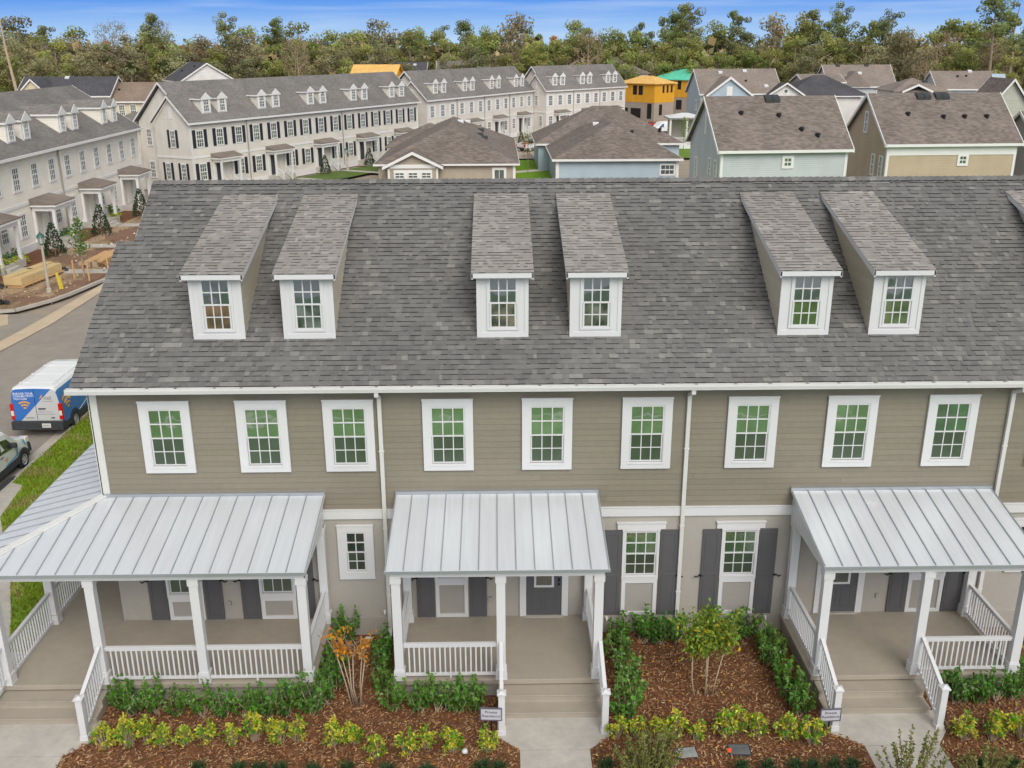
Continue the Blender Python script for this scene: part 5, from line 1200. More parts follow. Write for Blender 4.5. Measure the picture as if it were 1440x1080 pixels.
def b_bare(q):
    h = 16.5; t, pts = trunk_mesh(q, h * .9, .26, .05, 12, .3, .28); f = MB()
    for k in range(330):
        z = h * q.uniform(.30, 1.0); a = q.uniform(0, 6.28); r = 3.3 * math.sqrt(q.random()) * (1.2 - .75 * abs(z / h - .62) / .5); p = Vector((math.cos(a) * r, math.sin(a) * r, z)); e = p + Vector((math.cos(a) * .7, math.sin(a) * .7, q.uniform(.5, 1.6))); s = q.uniform(.6, 1.3)
        d = (e - p).cross(rdir(q)).normalized() * .05; f.face([p - d, p + d, e], 0, (s, s, s))
        for j in range(9): quad(f, p.lerp(e, q.random()) + rdir(q) * .5, q.uniform(.07, .16), (s * 1.0, s * .95, s * .8), q)
    return (t.mesh('bare_trunk', BARKP), f.mesh('bare_crown', CROWN_BARE, color=True))
def b_rust(q):
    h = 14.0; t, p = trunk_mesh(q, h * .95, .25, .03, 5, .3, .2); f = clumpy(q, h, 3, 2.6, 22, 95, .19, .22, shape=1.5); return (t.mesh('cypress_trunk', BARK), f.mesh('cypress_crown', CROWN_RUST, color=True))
def b_palm(q):
    h = 9.5; t = MB(); t.tube([(0, 0, 0), (.1, .05, h * .5), (.15, .1, h)], [.24, .2, .19], 7); f = MB(); o = Vector((.15, .1, h))
    for k in range(30):
        a = q.uniform(0, 6.28); el = q.uniform(-.5, 1.1); l = q.uniform(1.5, 2.2); d = Vector((math.cos(a) * math.cos(el), math.sin(a) * math.cos(el), math.sin(el))); e = o + d * l; s = Vector((-math.sin(a), math.cos(a), 0)) * .5; lum = q.uniform(.6, 1.4) * (1 + .3 * math.sin(el))
        m1 = o + d * l * .55 + Vector((0, 0, .1)); t2 = e - Vector((0, 0, .55)); f.face([o, m1 + s, t2, m1 - s], 0, (lum, lum, lum * .9)); 
    return (t.mesh('palm_trunk', BARK), f.mesh('palm_crown', CROWN_PALM, color=True))
for kd, fn, n in (('oak', b_oak, 4), ('green', b_green, 4), ('pine', b_pine, 6), ('bare', b_bare, 3), ('rust', b_rust, 2), ('palm', b_palm, 2)): proto(kd, fn, n)
NAMES = {'oak': ('oak_tree', 'dull olive oak among the trees of the forest edge'), 'green': ('leafy_tree', 'yellowish green leafy tree among the trees of the forest edge'), 'pine': ('pine_tree', 'tall thin pine with tufted crown among the trees of the forest edge'),
         'bare': ('bare_tree', 'greyish bare twiggy tree among the trees of the forest edge'), 'rust': ('cypress_tree', 'rust orange cypress among the trees of the forest edge'), 'palm': ('palm_tree', 'cabbage palm among the trees of the forest edge')}
q = random.Random(4)
def tree(kind, x, y, sc, label=None, z=-.1, cat='tree', sx=None):
    nm, lb = NAMES[kind]; o = empty(nm, (x, y, z), q.uniform(0, 6.28)); s2 = sx or sc * q.uniform(.88, 1.15) * (.82 if kind == 'pine' and not label else 1); o.scale = (s2, s2, sc)
    tag(o, label or lb, cat, None if label else 'forest edge ' + nm.replace('_', ' ') + 's'); m_ = q.choice(TREES[kind]); put('trunk', m_[0], o); put('crown', m_[1], o); return o
F = math.tan(R(28.5)); NT = 0
for row, (y0, dens, mix) in enumerate(((204, 6.3, dict(oak=5, green=3.4, palm=.5, bare=.3, rust=.12)), (219, 6.0, dict(oak=4.4, green=3.6, bare=.6, pine=.8, rust=.2)), (238, 6.0, dict(green=3.6, oak=3, pine=1.7, bare=.6, rust=.15)), (258, 6.2, dict(pine=2.2, green=3.4, bare=.5, oak=2.6, rust=.15)))):
    W2 = (y0 + 22) * F; x = -W2 - 3
    while x < W2 + 4:
        yy = y0 + q.uniform(-6, 6)
        if x > 62: yy -= min(24, (x - 62) * .55)      # the wood comes nearer on the right
        right = x / W2
        m_ = dict(mix)
        if right > .05: m_['green'] = m_.get('green', 1) * 1.9; m_['oak'] = m_.get('oak', 1) * .45
        if right < -.45: m_['bare'] = m_.get('bare', 1) * 1.6
        kd = q.choices(list(m_), list(m_.values()))[0]
        sc = q.uniform(.86, 1.18)
        if kd in ('oak', 'green', 'rust'): sc *= (1.0 + .17 * row)
        if kd == 'pine': sc *= q.uniform(.76, .98)
        if kd == 'rust': sc *= .72
        if kd == 'bare': sc *= .92 + .05 * row
        tree(kd, x, yy, sc); NT += 1; x += dens * q.uniform(.75, 1.3)
def at_px(px, y, z=16):  # where the line of sight through photo column px meets depth y (upright direction only)
    return (px - 701) / 1374.4 * ((y + 22.1) * .9444 + (14.6 - z) * .3286)
for px, y, sc, kd, lb in ((100, 245, .98, 'bare', 'bare grey tree topping the wood near the left edge'), (218, 236, 1.02, 'pine', 'tall open pine standing clear of the wood left of centre'), (322, 232, 1.02, 'pine', 'bushy-topped pine above the first navy-shuttered units'), (389, 240, .97, 'pine', 'thin pine with bare stem above the long navy-shuttered roof'),
                        (655, 246, .95, 'pine', 'pine with tiered crown above the grey house gable'), (815, 250, .90, 'pine', 'rounded pine above the brown hip roof'), (905, 240, .92, 'pine', 'slender pine above the orange unfinished house'), (955, 226, 1.02, 'pine', 'broad dark pine above the mint green roof'), (975, 221, 1.08, 'pine', 'tallest pine of the group above the mint green roof'),
                        (1045, 236, .97, 'pine', 'narrow pine above the blue gabled house'), (1144, 228, 1.02, 'pine', 'lone slim pine above the dark hip roof'), (1185, 222, 1.09, 'pine', 'umbrella-topped pine standing high over the wood at right'), (1262, 222, 1.0, 'pine', 'wide flat-topped pine over the grey roofed house'), (1345, 210, .97, 'bare', 'pale bare tree mass near the tall right pine')):
    tree(kd, at_px(px, y), y, sc, lb)
t = tree('pine', at_px(1408, 172), 172, 1.06, 'tall pine with long bare trunk at the right edge', sx=1.2)
tree('pine', at_px(1432, 178), 178, 1.02, 'second tall pine at the right edge, with full crown', sx=1.25)
tree('green', at_px(1436, 165), 165, 1.0, 'bright green tree filling the right edge below the pines')
for px, y, sc in ((62, 200, .95), (105, 205, .9)): tree('oak', at_px(px, y), y, sc, 'round silvery oak behind the charcoal roof at %s' % ('far left' if px < 80 else 'left, the wider one'))
for px, y in ((183, 196), (232, 199)): tree('palm', at_px(px, y), y, 1.1, 'palm with bare trunk behind the tan roof, %s one' % ('left' if px < 200 else 'right'))
t = thing('dead_pine', 'leaning dead pine trunk without leaves at the far left edge', 'tree', (at_px(22, 180), 180, -.1)); mb = MB()
mb.tube([(0, 0, 0), (-.5, 0, 7), (-1.2, 0, 14), (-1.5, 0, 22)], [.38, .3, .22, .06], 7)
for z, l, a in ((14.5, 2.6, 2.9), (15.6, 2.2, .4), (16.4, 2.8, 3.6), (12.5, 1.6, .2), (17.5, 1.5, 2.5)): b = Vector((-1.2, 0, z)); mb.tube([b, b + Vector((math.cos(a) * l, math.sin(a) * l * .4, .7))], [.09, .03], 4)
mb.build('trunk', BARKP, t)
f = MB(); q2 = random.Random(9)         # the dim wood behind and between the first trees
for k in range(15000):
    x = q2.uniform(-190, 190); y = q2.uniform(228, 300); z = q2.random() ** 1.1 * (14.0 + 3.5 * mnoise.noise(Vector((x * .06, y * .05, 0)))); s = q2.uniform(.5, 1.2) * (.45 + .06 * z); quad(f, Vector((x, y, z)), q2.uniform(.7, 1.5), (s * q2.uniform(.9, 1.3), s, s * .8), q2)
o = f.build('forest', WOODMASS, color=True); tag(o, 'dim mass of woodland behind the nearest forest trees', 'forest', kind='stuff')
# ---- planting by the street row
def cone_mesh(seed, h=2.0, r=.62):
    q = random.Random(seed); f = MB()
    for k in range(620):
        z = h * (1 - math.sqrt(q.random())) if k % 3 else h * q.random(); rad = r * (1 - z / h) ** .8 * q.uniform(.75, 1.05) + .03; a = q.uniform(0, 6.28); p = Vector((math.cos(a) * rad, math.sin(a) * rad, .08 + z)); s = q.uniform(.6, 1.5); leaf(f, p, Vector((math.cos(a) * .6, math.sin(a) * .6, 1)), q.uniform(.12, .22), .05, (s, s, s), q)
    st = MB(); st.tube([(0, 0, 0), (0, 0, h * .8)], [.05, .015], 5); return f.mesh('conifer_foliage', CONIFER, color=True), st.mesh('conifer_stem', BARK)
CN = [cone_mesh(s) for s in (1, 2)]
for i, (x, y, lb) in enumerate(((-32.3, 48.9, 'dark cone-shaped evergreen beside the lamp post'), (-32.1, 57.3, 'dark cone-shaped evergreen between the second and third porches'), (-32.0, 66.4, 'dark cone-shaped evergreen farthest along the greige row'))): plant('conical_evergreen', lb, 'shrub', 'cone-shaped evergreens', x, y, CN[i % 2], 1.18)
bpos = [(u, -2.9) for u in (18.4, 27.4)]
for i, (u, v) in enumerate(bpos):
    x = -31.5 + u * .472 + 2.7 * .881; y = 81.5 + u * .881 - 2.7 * .472
    plant('conical_evergreen', 'dark cone-shaped evergreen in front of the navy-shuttered row, %s from the left' % ORD[i], 'shrub', 'cone-shaped evergreens', x, y, CN[i % 2], 1.05)
plant('conical_evergreen', 'small dark evergreen just beyond the white pickup', 'shrub', 'cone-shaped evergreens', at_px(735, 131, 0), 131, CN[0], .9)
for i in range(14):
    y = 38.6 + i * .78 if i < 12 else 54.6 + (i - 12) * 1.1
    plant('green_shrub', 'green shrub against the greige row, %s from the near end' % ORD[i], 'shrub', 'green shrubs along the street row', -34.3, y, GS[i % 5], 1.25, i)
for i in range(13):
    y = 39.6 + i * .86 if i < 9 else 54.9 + (i - 9) * .75 if i < 11 else 63.8 + (i - 11) * .9
    plant('yellow_shrub', 'yellow shrub in the street row bed, %s from the near end' % ORD[i], 'shrub', 'yellow shrubs along the street row', -33.5, y, YS[i % 5], 1.45, i)
for i, (px, y) in enumerate(((318, 96), (436, 104), (452, 106), (520, 118), (127, 60))):
    plant('green_shrub', ('loose green shrub before the navy-shuttered row, %s from the left' % ORD[i]) if i < 4 else 'low green shrub beyond the last evergreen of the greige row', 'shrub', 'shrubs by the rows', at_px(px, y, 0) if i < 4 else -34, y if i < 4 else 65, GS[i % 5], 2.0, i)
def small_tree(label, x, y, h, spread, mat, seed, stakes=False, dens=360, nm='young_tree'):
    t = thing(nm, label, 'tree', (x, y, 0)); q = random.Random(seed); st = MB(); st.tube([(0, 0, 0), (.03, .02, h * .5), (-.02, 0, h)], [.045, .035, .012], 6); f = MB()
    for k in range(9):
        z = h * q.uniform(.42, .95); a = q.uniform(0, 6.28); st.tube([(0, 0, z), (math.cos(a) * spread * .8, math.sin(a) * spread * .8, z + .35)], [.018, .006], 4, cap=False)
    for k in range(dens):
        z = h * (.42 + .6 * q.random()); d = rdir(q); rad = spread * math.sqrt(q.random()) * (1.1 - .8 * abs(z / h - .68) / .35); s = q.uniform(.55, 1.35); leaf(f, Vector((d.x * rad, d.y * rad, z)), rdir(q, .2), q.uniform(.12, .24), .055, (s, s, s * .8), q)
    st.build('trunk', BARK, t); f.build('crown', mat, t, color=True)
    if stakes:
        for dx, dy in ((-.75, .2), (-.35, .75), (.5, -.5), (1.05, 1.4)): mb = MB(); mb.box(dx - .04, dx + .04, dy - .04, dy + .04, -.05, 1.25); mb.build('stake', LUMBER, t)
small_tree('thin staked sapling on the bare dirt beside the lamp post', -27.3, 41.6, 3.9, .78, LEAF_G, 3, True, 420)
small_tree('thin sapling with sparse olive leaves on the lawn beside the taupe garage', at_px(744, 97, 0), 97, 4.4, 1.2, LEAF_T, 6, False, 260)
small_tree('small sapling before the white porch pavilion', 26.8, 121.5, 4.6, .95, LEAF_L, 8, False, 260)
# ------------------------------------------------------------------ vehicles
def paint(name, col, rough=.28): return M(name, col, rough, .02, 1, spec=.5, coat=.6)
CAR_WHITE = paint('white_car_paint', (.70, .70, .69)); CAR_SILVER = paint('silver_car_paint', (.68, .69, .67)); CAR_RED = paint('red_car_paint', (.45, .03, .02))
VBLUE = paint('van_blue_wrap', (.035, .16, .48)); TEAL = paint('teal_stripe', (.03, .30, .52)); RUBBER = M('tyre_rubber', (.018, .018, .018), .85, .1, 8); RIM = M('steel_rim', (.52, .53, .54), .35, .05, 4, metal=.6)
CLAD = M('grey_cladding', (.045, .047, .05), .6, .06, 3); AUTOGLASS = glass('car_glass', (.012, .016, .016), .30, .03, .3, 1); REDL = M('red_lamp_lens', (.55, .012, .012), .2, .05, 4, coat=.5); AMBER = M('pale_lamp_lens', (.72, .66, .58), .2, .05, 4, coat=.5); ORANGE = M('orange_mark', (.75, .36, .05), .5, .02, 2); WHITEM = M('white_mark', (.85, .85, .85), .5, .02, 2); GREYM = M('grey_mark', (.28, .26, .25), .5, .02, 2)
# rear doors: blue upper left, pale lower right along a diagonal
m_, nt_, b_ = nodes_of('van_rear_wrap'); N_ = nt_.nodes; L_ = nt_.links; b_.inputs['Roughness'].default_value = .28; b_.inputs['Coat Weight'].default_value = .6
tc_ = N_.new('ShaderNodeTexCoord'); dp_ = N_.new('ShaderNodeVectorMath'); dp_.operation = 'DOT_PRODUCT'; dp_.inputs[1].default_value = (1.0, 0, -1.02); L_.new(tc_.outputs['Object'], dp_.inputs[0])
gt_ = N_.new('ShaderNodeMath'); gt_.operation = 'GREATER_THAN'; gt_.inputs[1].default_value = -1.36; L_.new(dp_.outputs['Value'], gt_.inputs[0])
mx_ = N_.new('ShaderNodeMix'); mx_.data_type = 'RGBA'; mx_.inputs[6].default_value = (.035, .16, .48, 1); mx_.inputs[7].default_value = (.56, .56, .54, 1); L_.new(gt_.outputs[0], mx_.inputs[0]); L_.new(mx_.outputs[2], b_.inputs['Base Color'])
VREAR = m_

def loft(mb, stations, sect, mfun):
    """stations: (y, half width factor, top z); sect: half profile (x, t) with t 0 bottom .. 1 top"""
    rings = []
    for y, hw, zb, zt in stations:
        ring_ = [Vector((-x * hw, y, zb + (zt - zb) * t)) for x, t in reversed(sect)] + [Vector((x * hw, y, zb + (zt - zb) * t)) for x, t in sect[1 if sect[0][0] == 0 else 0:]]
        rings.append(ring_)
    n = len(rings[0])
    for i in range(len(rings) - 1):
        for k in range(n - 1):
            a, b, c, d = rings[i][k], rings[i][k + 1], rings[i + 1][k + 1], rings[i + 1][k]; nv = (b - a).cross(d - a); ctr = (a + b + c + d) / 4
            mb.face([a, b, c, d], mfun(ctr, nv.normalized() if nv.length else nv))
    mb.face(rings[0], mfun(rings[0][0], Vector((0, -1, 0)))); mb.face(list(reversed(rings[-1])), mfun(rings[-1][0], Vector((0, 1, 0))))
def wheel(v, x, y, r, sgn):
    mb = MB(); wd = .23; mb.lathe([(r * .62, -wd / 2), (r * .93, -wd / 2), (r, -wd / 2 + .04), (r, wd / 2 - .04), (r * .93, wd / 2), (r * .62, wd / 2)], 22, (x, y, r), 'x'); w_ = mb.build('wheel', RUBBER, v, smooth=True)
    mb = MB(); o = sgn * wd / 2; mb.lathe([(r * .64, o * .9), (r * .60, o * 1.02), (r * .46, o * .72), (r * .42, o * .9), (r * .22, o * 1.0), (r * .10, o * 1.04), (.0, o * 1.04)], 18, (x, y, r), 'x'); mb.build('rim', RIM, w_, smooth=False)
    mb = MB()
    for k in range(6): a = k * 1.047; mb.box(x + min(o * .80, o * .95), x + max(o * .80, o * .95), y + math.cos(a) * r * .34 - .028, y + math.cos(a) * r * .34 + .028, r + math.sin(a) * r * .34 - .028, r + math.sin(a) * r * .34 + .028)
    mb.build('rim_hole', CLAD, w_)
def arcs(mb, cx, cz, r0, n, wd, put_):
    for k in range(n):
        ri = r0 + k * wd * 1.9; ro = ri + wd
        for j in range(9):
            a0, a1 = R(50) + R(80) * j / 9, R(50) + R(80) * (j + 1) / 9
            mb.face([put_(cx + math.cos(a) * r, cz + math.sin(a) * r) for r, a in ((ri, a0), (ri, a1), (ro, a1), (ro, a0))])
def text_mesh(body, size, mat, bold=False, align='LEFT'):
    cu = bpy.data.curves.new('lettering', 'FONT'); cu.body = body; cu.size = size; cu.align_x = align; cu.extrude = .002; cu.offset = .006 * size if bold else 0; cu.space_line = .95
    tmp = bpy.data.objects.new('lettering', cu); COL.objects.link(tmp); bpy.context.view_layer.update()
    me = bpy.data.meshes.new_from_object(tmp.evaluated_get(bpy.context.evaluated_depsgraph_get())); bpy.data.objects.remove(tmp); bpy.data.curves.remove(cu)
    me.materials.clear(); me.materials.append(mat); return me
VS = [(.92, 0.0), (1.0, .10), (1.0, .40), (.985, .58), (.93, .80), (.885, .92), (.83, .975), (.70, 1.0), (.0, 1.015)]
def side_x(hw, zb, zt, z):
    t = (z - zb) / (zt - zb)
    for (x0, t0), (x1, t1) in zip(VS, VS[1:]):
        if t <= t1: return hw * (x0 + (x1 - x0) * (t - t0) / max(1e-6, t1 - t0))
    return 0
def side_panel(mb, pts, hw, zb, zt, sgn, off=.006):
    mb.face([(sgn * (side_x(hw, zb, zt, z) + off), y, z) for y, z in pts])
def side_panel2(mb, pts, hw, zb, prof, sgn, off=.008):
    def top(y):
        for (y0, h0), (y1, h1) in zip(prof, prof[1:]):
            if y <= y1: return h0 + (h1 - h0) * (y - y0) / (y1 - y0)
        return prof[-1][1]
    mb.face([(sgn * (side_x(hw, zb, top(y), z) + off), y, z) for y, z in pts])
def van_common(v, hw, L_, zt, rear_y, front_y, r, bodym, cladm=CLAD):
    for y in (rear_y, front_y):
        for s in (-1, 1): wheel(v, s * (hw - .085), y, r, s)
    mb = MB()
    for s in (-1, 1):
        mb.box(min(s * (hw - .02), s * (hw + .012)), max(s * (hw - .02), s * (hw + .012)), .15, L_ - .3, .34, .58)
        for y in (rear_y, front_y):
            for k in range(10):
                a0, a1 = math.pi * k / 10, math.pi * (k + 1) / 10; P = lambda a, rr_: (y + math.cos(a) * rr_, r + math.sin(a) * rr_)
                q0, q1, q2, q3 = P(a0, r + .03), P(a1, r + .03), P(a1, r + .13), P(a0, r + .13); x = s * (hw + .014)
                mb.face([(x, *q0), (x, *q1), (x, *q2), (x, *q3)])
                x2 = s * (hw - .30); mb.face([(x, *q0), (x2, *q0), (x2, *q1), (x, *q1)])
            mb.lathe([(.0, 0), (r + .03, 0)], 20, (s * (hw + .004), y, r), 'x')  # dark disc stands in for the shade inside the wheel well
    mb.build('cladding', cladm, v)

def cargo_van(label, loc, rz, wrap):
    hw, L_, zb, zt = 1.0, 5.7, .38, 2.10
    v = thing('cargo_van', label, 'van', loc, rz); body = VBLUE if wrap else CAR_WHITE
    st = [(0.0, .965, .42, 2.02), (.05, .985, zb, 2.07), (.14, 1.0, zb, 2.10), (3.3, 1.0, zb, 2.10), (3.75, .99, zb, 2.04), (4.55, .97, zb, 1.38), (5.3, .94, zb, 1.16), (5.6, .88, zb, 1.0), (5.7, .80, .42, .82)]
    def mf(c, n):
        if c.y < .02 and abs(n.y) > .9: return 2
        if 3.72 < c.y < 4.58 and n.z > .35 and abs(c.x) < .72: return 3
        if c.z > 1.95 or (n.z > .75 and c.y < 3.9): return 1
        return 0
    mb = MB(); loft(mb, st, VS, mf); mb.build('body', [body, CAR_WHITE, VREAR if wrap else CAR_WHITE, AUTOGLASS], v)
    van_common(v, hw, L_, zt, 1.05, 4.75, .35, body)
    mb = MB(); mb.prism([(-hw - .01, .34), (hw + .01, .34), (hw + .01, .66), (hw - .02, .70), (-hw + .02, .70), (-hw - .01, .66)], 'y', -.14, .22); mb.box(-.85, .85, -.17, -.13, .36, .46); mb.build('rear_bumper', CLAD, v, bevel=.03)
    mb = MB(); mb.prism([(-.86, .34), (.86, .34), (.82, .78), (-.82, .78)], 'y', 5.62, 5.82); mb.build('front_bumper', CLAD, v, bevel=.03)
    for s in (-1, 1):
        mb = MB(); x0, x1 = (hw - .13, hw + .012) if s > 0 else (-hw - .012, -hw + .13); mb.box(x0, x1, -.025, .12, .74, 1.42); t = mb.build('tail_light', REDL, v, bevel=.02)
        mb = MB(); mb.box(x0 + .02, x1 - .012, -.032, .06, .92, 1.12); mb.build('reversing_lens', AMBER, t)
        mb = MB(); mb.box(min(s * .62, s * .84), max(s * .62, s * .84), 5.50, 5.735, .80, 1.0); mb.build('headlight', AMBER, v)
        mb = MB(); mb.box(min(s * 1.0, s * 1.22), max(s * 1.0, s * 1.22), 4.30, 4.42, 1.18, 1.48); mb.build('wing_mirror', CLAD, v, bevel=.03)
        mb = MB(); side_panel(mb, [(3.55, 1.22), (4.40, 1.18), (4.30, 1.36), (3.95, 1.78), (3.55, 1.82)], hw, zb, zt, s, .012); mb.build('door_window', AUTOGLASS, v)
        mb = MB(); side_panel(mb, [(3.44, .6), (3.47, .6), (3.47, 1.9), (3.44, 1.9)], hw, zb, zt, s); side_panel(mb, [(1.9, .6), (1.93, .6), (1.93, 1.9), (1.9, 1.9)], hw, zb, zt, s); mb.build('door_seam', CLAD, v)
    mb = MB()                                                              # roof ribs, door seams, handle
    for x in (-.62, .62): mb.box(x - .03, x + .03, .25, 3.2, 2.085, 2.135)
    for y in (.5, 1.6, 2.7): mb.box(-.75, .75, y, y + .05, 2.10, 2.132)
    mb.build('roof_rib', CAR_WHITE, v)
    mb = MB(); mb.box(-.006, .006, -.012, .0, .75, 1.95); mb.box(.10, .38, -.03, .0, 1.18, 1.22); mb.box(.55, .68, -.02, 0, .80, .84); mb.build('door_handle', CLAD, v)
    mb = MB(); mb.box(.22, .56, -.195, -.172, .47, .64); pl = mb.build('number_plate', M('plate_%d' % rz_key(rz), (.66, .66, .58), .5, .05, 3), v)
    mb = MB()
    for k in range(6): mb.box(.26 + k * .045, .286 + k * .045, -.199, -.196, .52, .59)
    mb.build('plate_character', GREYM, pl)
    if wrap:
        put('lettering', text_mesh('BUILDER YOUR\nCONNECTIVITY\nYOU CAN', .115, WHITEM, True), v, (-.82, -.008, 1.80), (R(90), 0, 0))
        put('lettering', text_mesh('itel', .24, GREYM, False), v, (.36, -.008, 1.58), (R(90), 0, 0))
        mb = MB(); mb.box(.30, .70, -.010, -.006, 1.50, 1.515); mb.box(.06, .62, -.010, -.006, 1.06, 1.075); mb.box(.02, .72, -.010, -.006, .965, .98); mb.box(-.45, -.12, -.010, -.006, .80, .84); mb.build('lettering_line', GREYM, v)
        mb = MB(); arcs(mb, -.42, 1.16, .05, 3, .065, lambda a, z: (a, -.009, z)); mb.face([(.18, -.009, 1.60), (.22, -.009, 1.60), (.34, -.009, 1.80), (.30, -.009, 1.80)]); mb.face([(.26, -.009, 1.58), (.30, -.009, 1.58), (.34, -.009, 1.80), (.32, -.009, 1.80)])
        arcs(mb, .62, .98, .08, 4, .09, lambda a, z: (side_x(hw, zb, zt, z) + .009, a, z)); mb.build('signal_logo', ORANGE, v)
        mb = MB(); side_panel(mb, [(.30, 1.30), (.36, 1.30), (2.0, 1.80), (1.9, 1.80)], hw, zb, zt, 1, .008); side_panel(mb, [(1.5, .62), (1.62, .60), (3.2, .98), (3.1, .99)], hw, zb, zt, 1, .008); mb.build('wrap_stripe', WHITEM, v)
    return v
def rz_key(r): return int(abs(r) * 100)
cargo_van('blue and white wrapped service van parked at the kerb, seen from behind', (-18.28, 14.3, -.15), 0, True)
cargo_van('plain white cargo van parked facing us near the porch pavilion', (31.1, 151.4, -.1), R(118), False)

v = thing('compact_van', 'silver compact van with blue and teal fender stripes, cut off by the left edge', 'van', (-18.44, 7.55, -.13)); hw, zb, zt = .92, .34, 1.84
st = [(0, .885, .4, 1.76), (.1, .92, zb, 1.82), (2.4, .92, zb, 1.84), (2.9, .912, zb, 1.76), (3.62, .895, zb, 1.18), (4.2, .86, zb, 1.04), (4.48, .76, zb, .86), (4.56, .66, .4, .70)]
def mf(c, n):
    if 2.86 < c.y < 3.66 and n.z > .35 and abs(c.x) < .66: return 1
    return 0
mb = MB(); loft(mb, st, VS, mf); mb.build('body', [CAR_SILVER, AUTOGLASS], v); van_common(v, hw, 4.5, zt, .85, 3.72, .325, CAR_SILVER)
CVP = [(0, 1.76), (.1, 1.82), (2.4, 1.84), (2.9, 1.76), (3.62, 1.18), (4.2, 1.04), (4.6, .8)]
for s in (-1, 1):
    mb = MB(); side_panel2(mb, [(2.10, 1.12), (3.22, 1.02), (3.16, 1.14), (2.84, 1.48), (2.16, 1.62)], hw, zb, CVP, s, .012); mb.build('door_window', AUTOGLASS, v)
    mb = MB(); side_panel2(mb, [(1.2, 1.12), (1.95, 1.10), (1.98, 1.58), (1.25, 1.58)], hw, zb, CVP, s, .012); mb.build('rear_window', AUTOGLASS, v)
    mb = MB(); side_panel2(mb, [(2.02, .5), (2.045, .5), (2.045, 1.62), (2.02, 1.62)], hw, zb, CVP, s); side_panel2(mb, [(3.30, .62), (3.32, .62), (3.32, 1.06), (3.30, 1.06)], hw, zb, CVP, s); mb.build('door_seam', CLAD, v)
    mb = MB(); side_panel2(mb, [(2.12, .98), (2.36, .985), (2.36, 1.02), (2.12, 1.015)], hw, zb, CVP, s, .02); side_panel2(mb, [(1.75, .96), (1.97, .965), (1.97, 1.0), (1.75, .995)], hw, zb, CVP, s, .02); mb.build('door_handle', CLAD, v)
    mb = MB(); mb.box(min(s * .86, s * 1.08), max(s * .86, s * 1.08), 3.02, 3.16, 1.06, 1.24); mb.build('wing_mirror', CLAD, v, bevel=.03)
    mb = MB(); mb.prism([(min(s * .56, s * .86), .78), (max(s * .56, s * .86), .78), (max(s * .56, s * .84), .98), (min(s * .56, s * .84), .98)], 'y', 4.18, 4.44); mb.build('headlight', AMBER, v, bevel=.02)
    mb = MB(); side_panel2(mb, [(3.30, .66), (3.36, .64), (3.52, 1.0), (3.42, 1.02)], hw, zb, CVP, s, .01); side_panel2(mb, [(2.4, .56), (3.3, .66), (3.36, .72), (2.4, .62)], hw, zb, CVP, s, .01); side_panel2(mb, [(4.0, .80), (4.1, .78), (4.12, .98), (4.02, 1.0)], hw - .03, zb, CVP, s, .02); mb.build('fender_stripe', TEAL, v)
    mb = MB(); arcs(mb, 2.55, .70, .03, 3, .03, lambda a, z: (s * (side_x(hw, zb, 1.8, z) + .009), a, z)); mb.build('signal_logo', ORANGE, v)
mb = MB(); mb.prism([(-.80, .30), (.80, .30), (.76, .66), (-.76, .66)], 'y', 4.42, 4.68); mb.build('front_bumper', CLAD, v, bevel=.04)
mb = MB(); mb.tube([(.1, 2.75, 1.80), (.1, 2.6, 2.1)], .006, 5); mb.build('aerial', BLACK, v)

v = thing('pickup_truck', 'white pickup truck with red tail lights and loaded bed in the lane', 'pickup truck', (3.35, 121.6, -.05), R(-52)); hw = .98
mb = MB()
mb.box(-hw, hw, 0, .09, .55, 1.12); mb.box(-hw, -hw + .09, .09, 2.0, .55, 1.12); mb.box(hw - .09, hw, .09, 2.0, .55, 1.12); mb.box(-hw + .09, hw - .09, .09, 2.0, .55, .68)
loft(mb, [(2.0, 1, .5, 1.86), (3.35, 1, .5, 1.88), (4.0, .98, .5, 1.2), (5.3, .95, .5, 1.12), (5.55, .88, .5, .98)], [(.95, 0), (1.0, .12), (1.0, .45), (.92, .75), (.84, .95), (.7, 1.0), (0, 1.01)], lambda c, n: 1 if (3.35 < c.y < 4.05 and n.z > .3 and abs(c.x) < .75) else 0)
mb.build('body', [CAR_WHITE, AUTOGLASS], v)
for y in (1.0, 4.55):
    for s in (-1, 1): wheel(v, s * .86, y, .39, s)
mb = MB(); mb.box(-.95, .95, -.16, -.005, .42, .62); mb.build('rear_bumper', CLAD, v, bevel=.03)
for s in (-1, 1):
    mb = MB(); mb.box(min(s * .80, s * 1.0), max(s * .80, s * 1.0), -.02, .14, .66, 1.08); mb.build('tail_light', REDL, v)
    mb = MB(); mb.face([(s * .965, 2.2, 1.26), (s * .965, 2.75, 1.26), (s * .90, 2.75, 1.66), (s * .90, 2.25, 1.66)]); mb.face([(s * .965, 2.85, 1.26), (s * .965, 3.6, 1.26), (s * .90, 3.3, 1.66), (s * .90, 2.85, 1.66)]); mb.build('door_window', AUTOGLASS, v)
mb = MB(); mb.box(-.7, .7, 1.985, 1.998, 1.24, 1.68); mb.build('rear_window', AUTOGLASS, v)
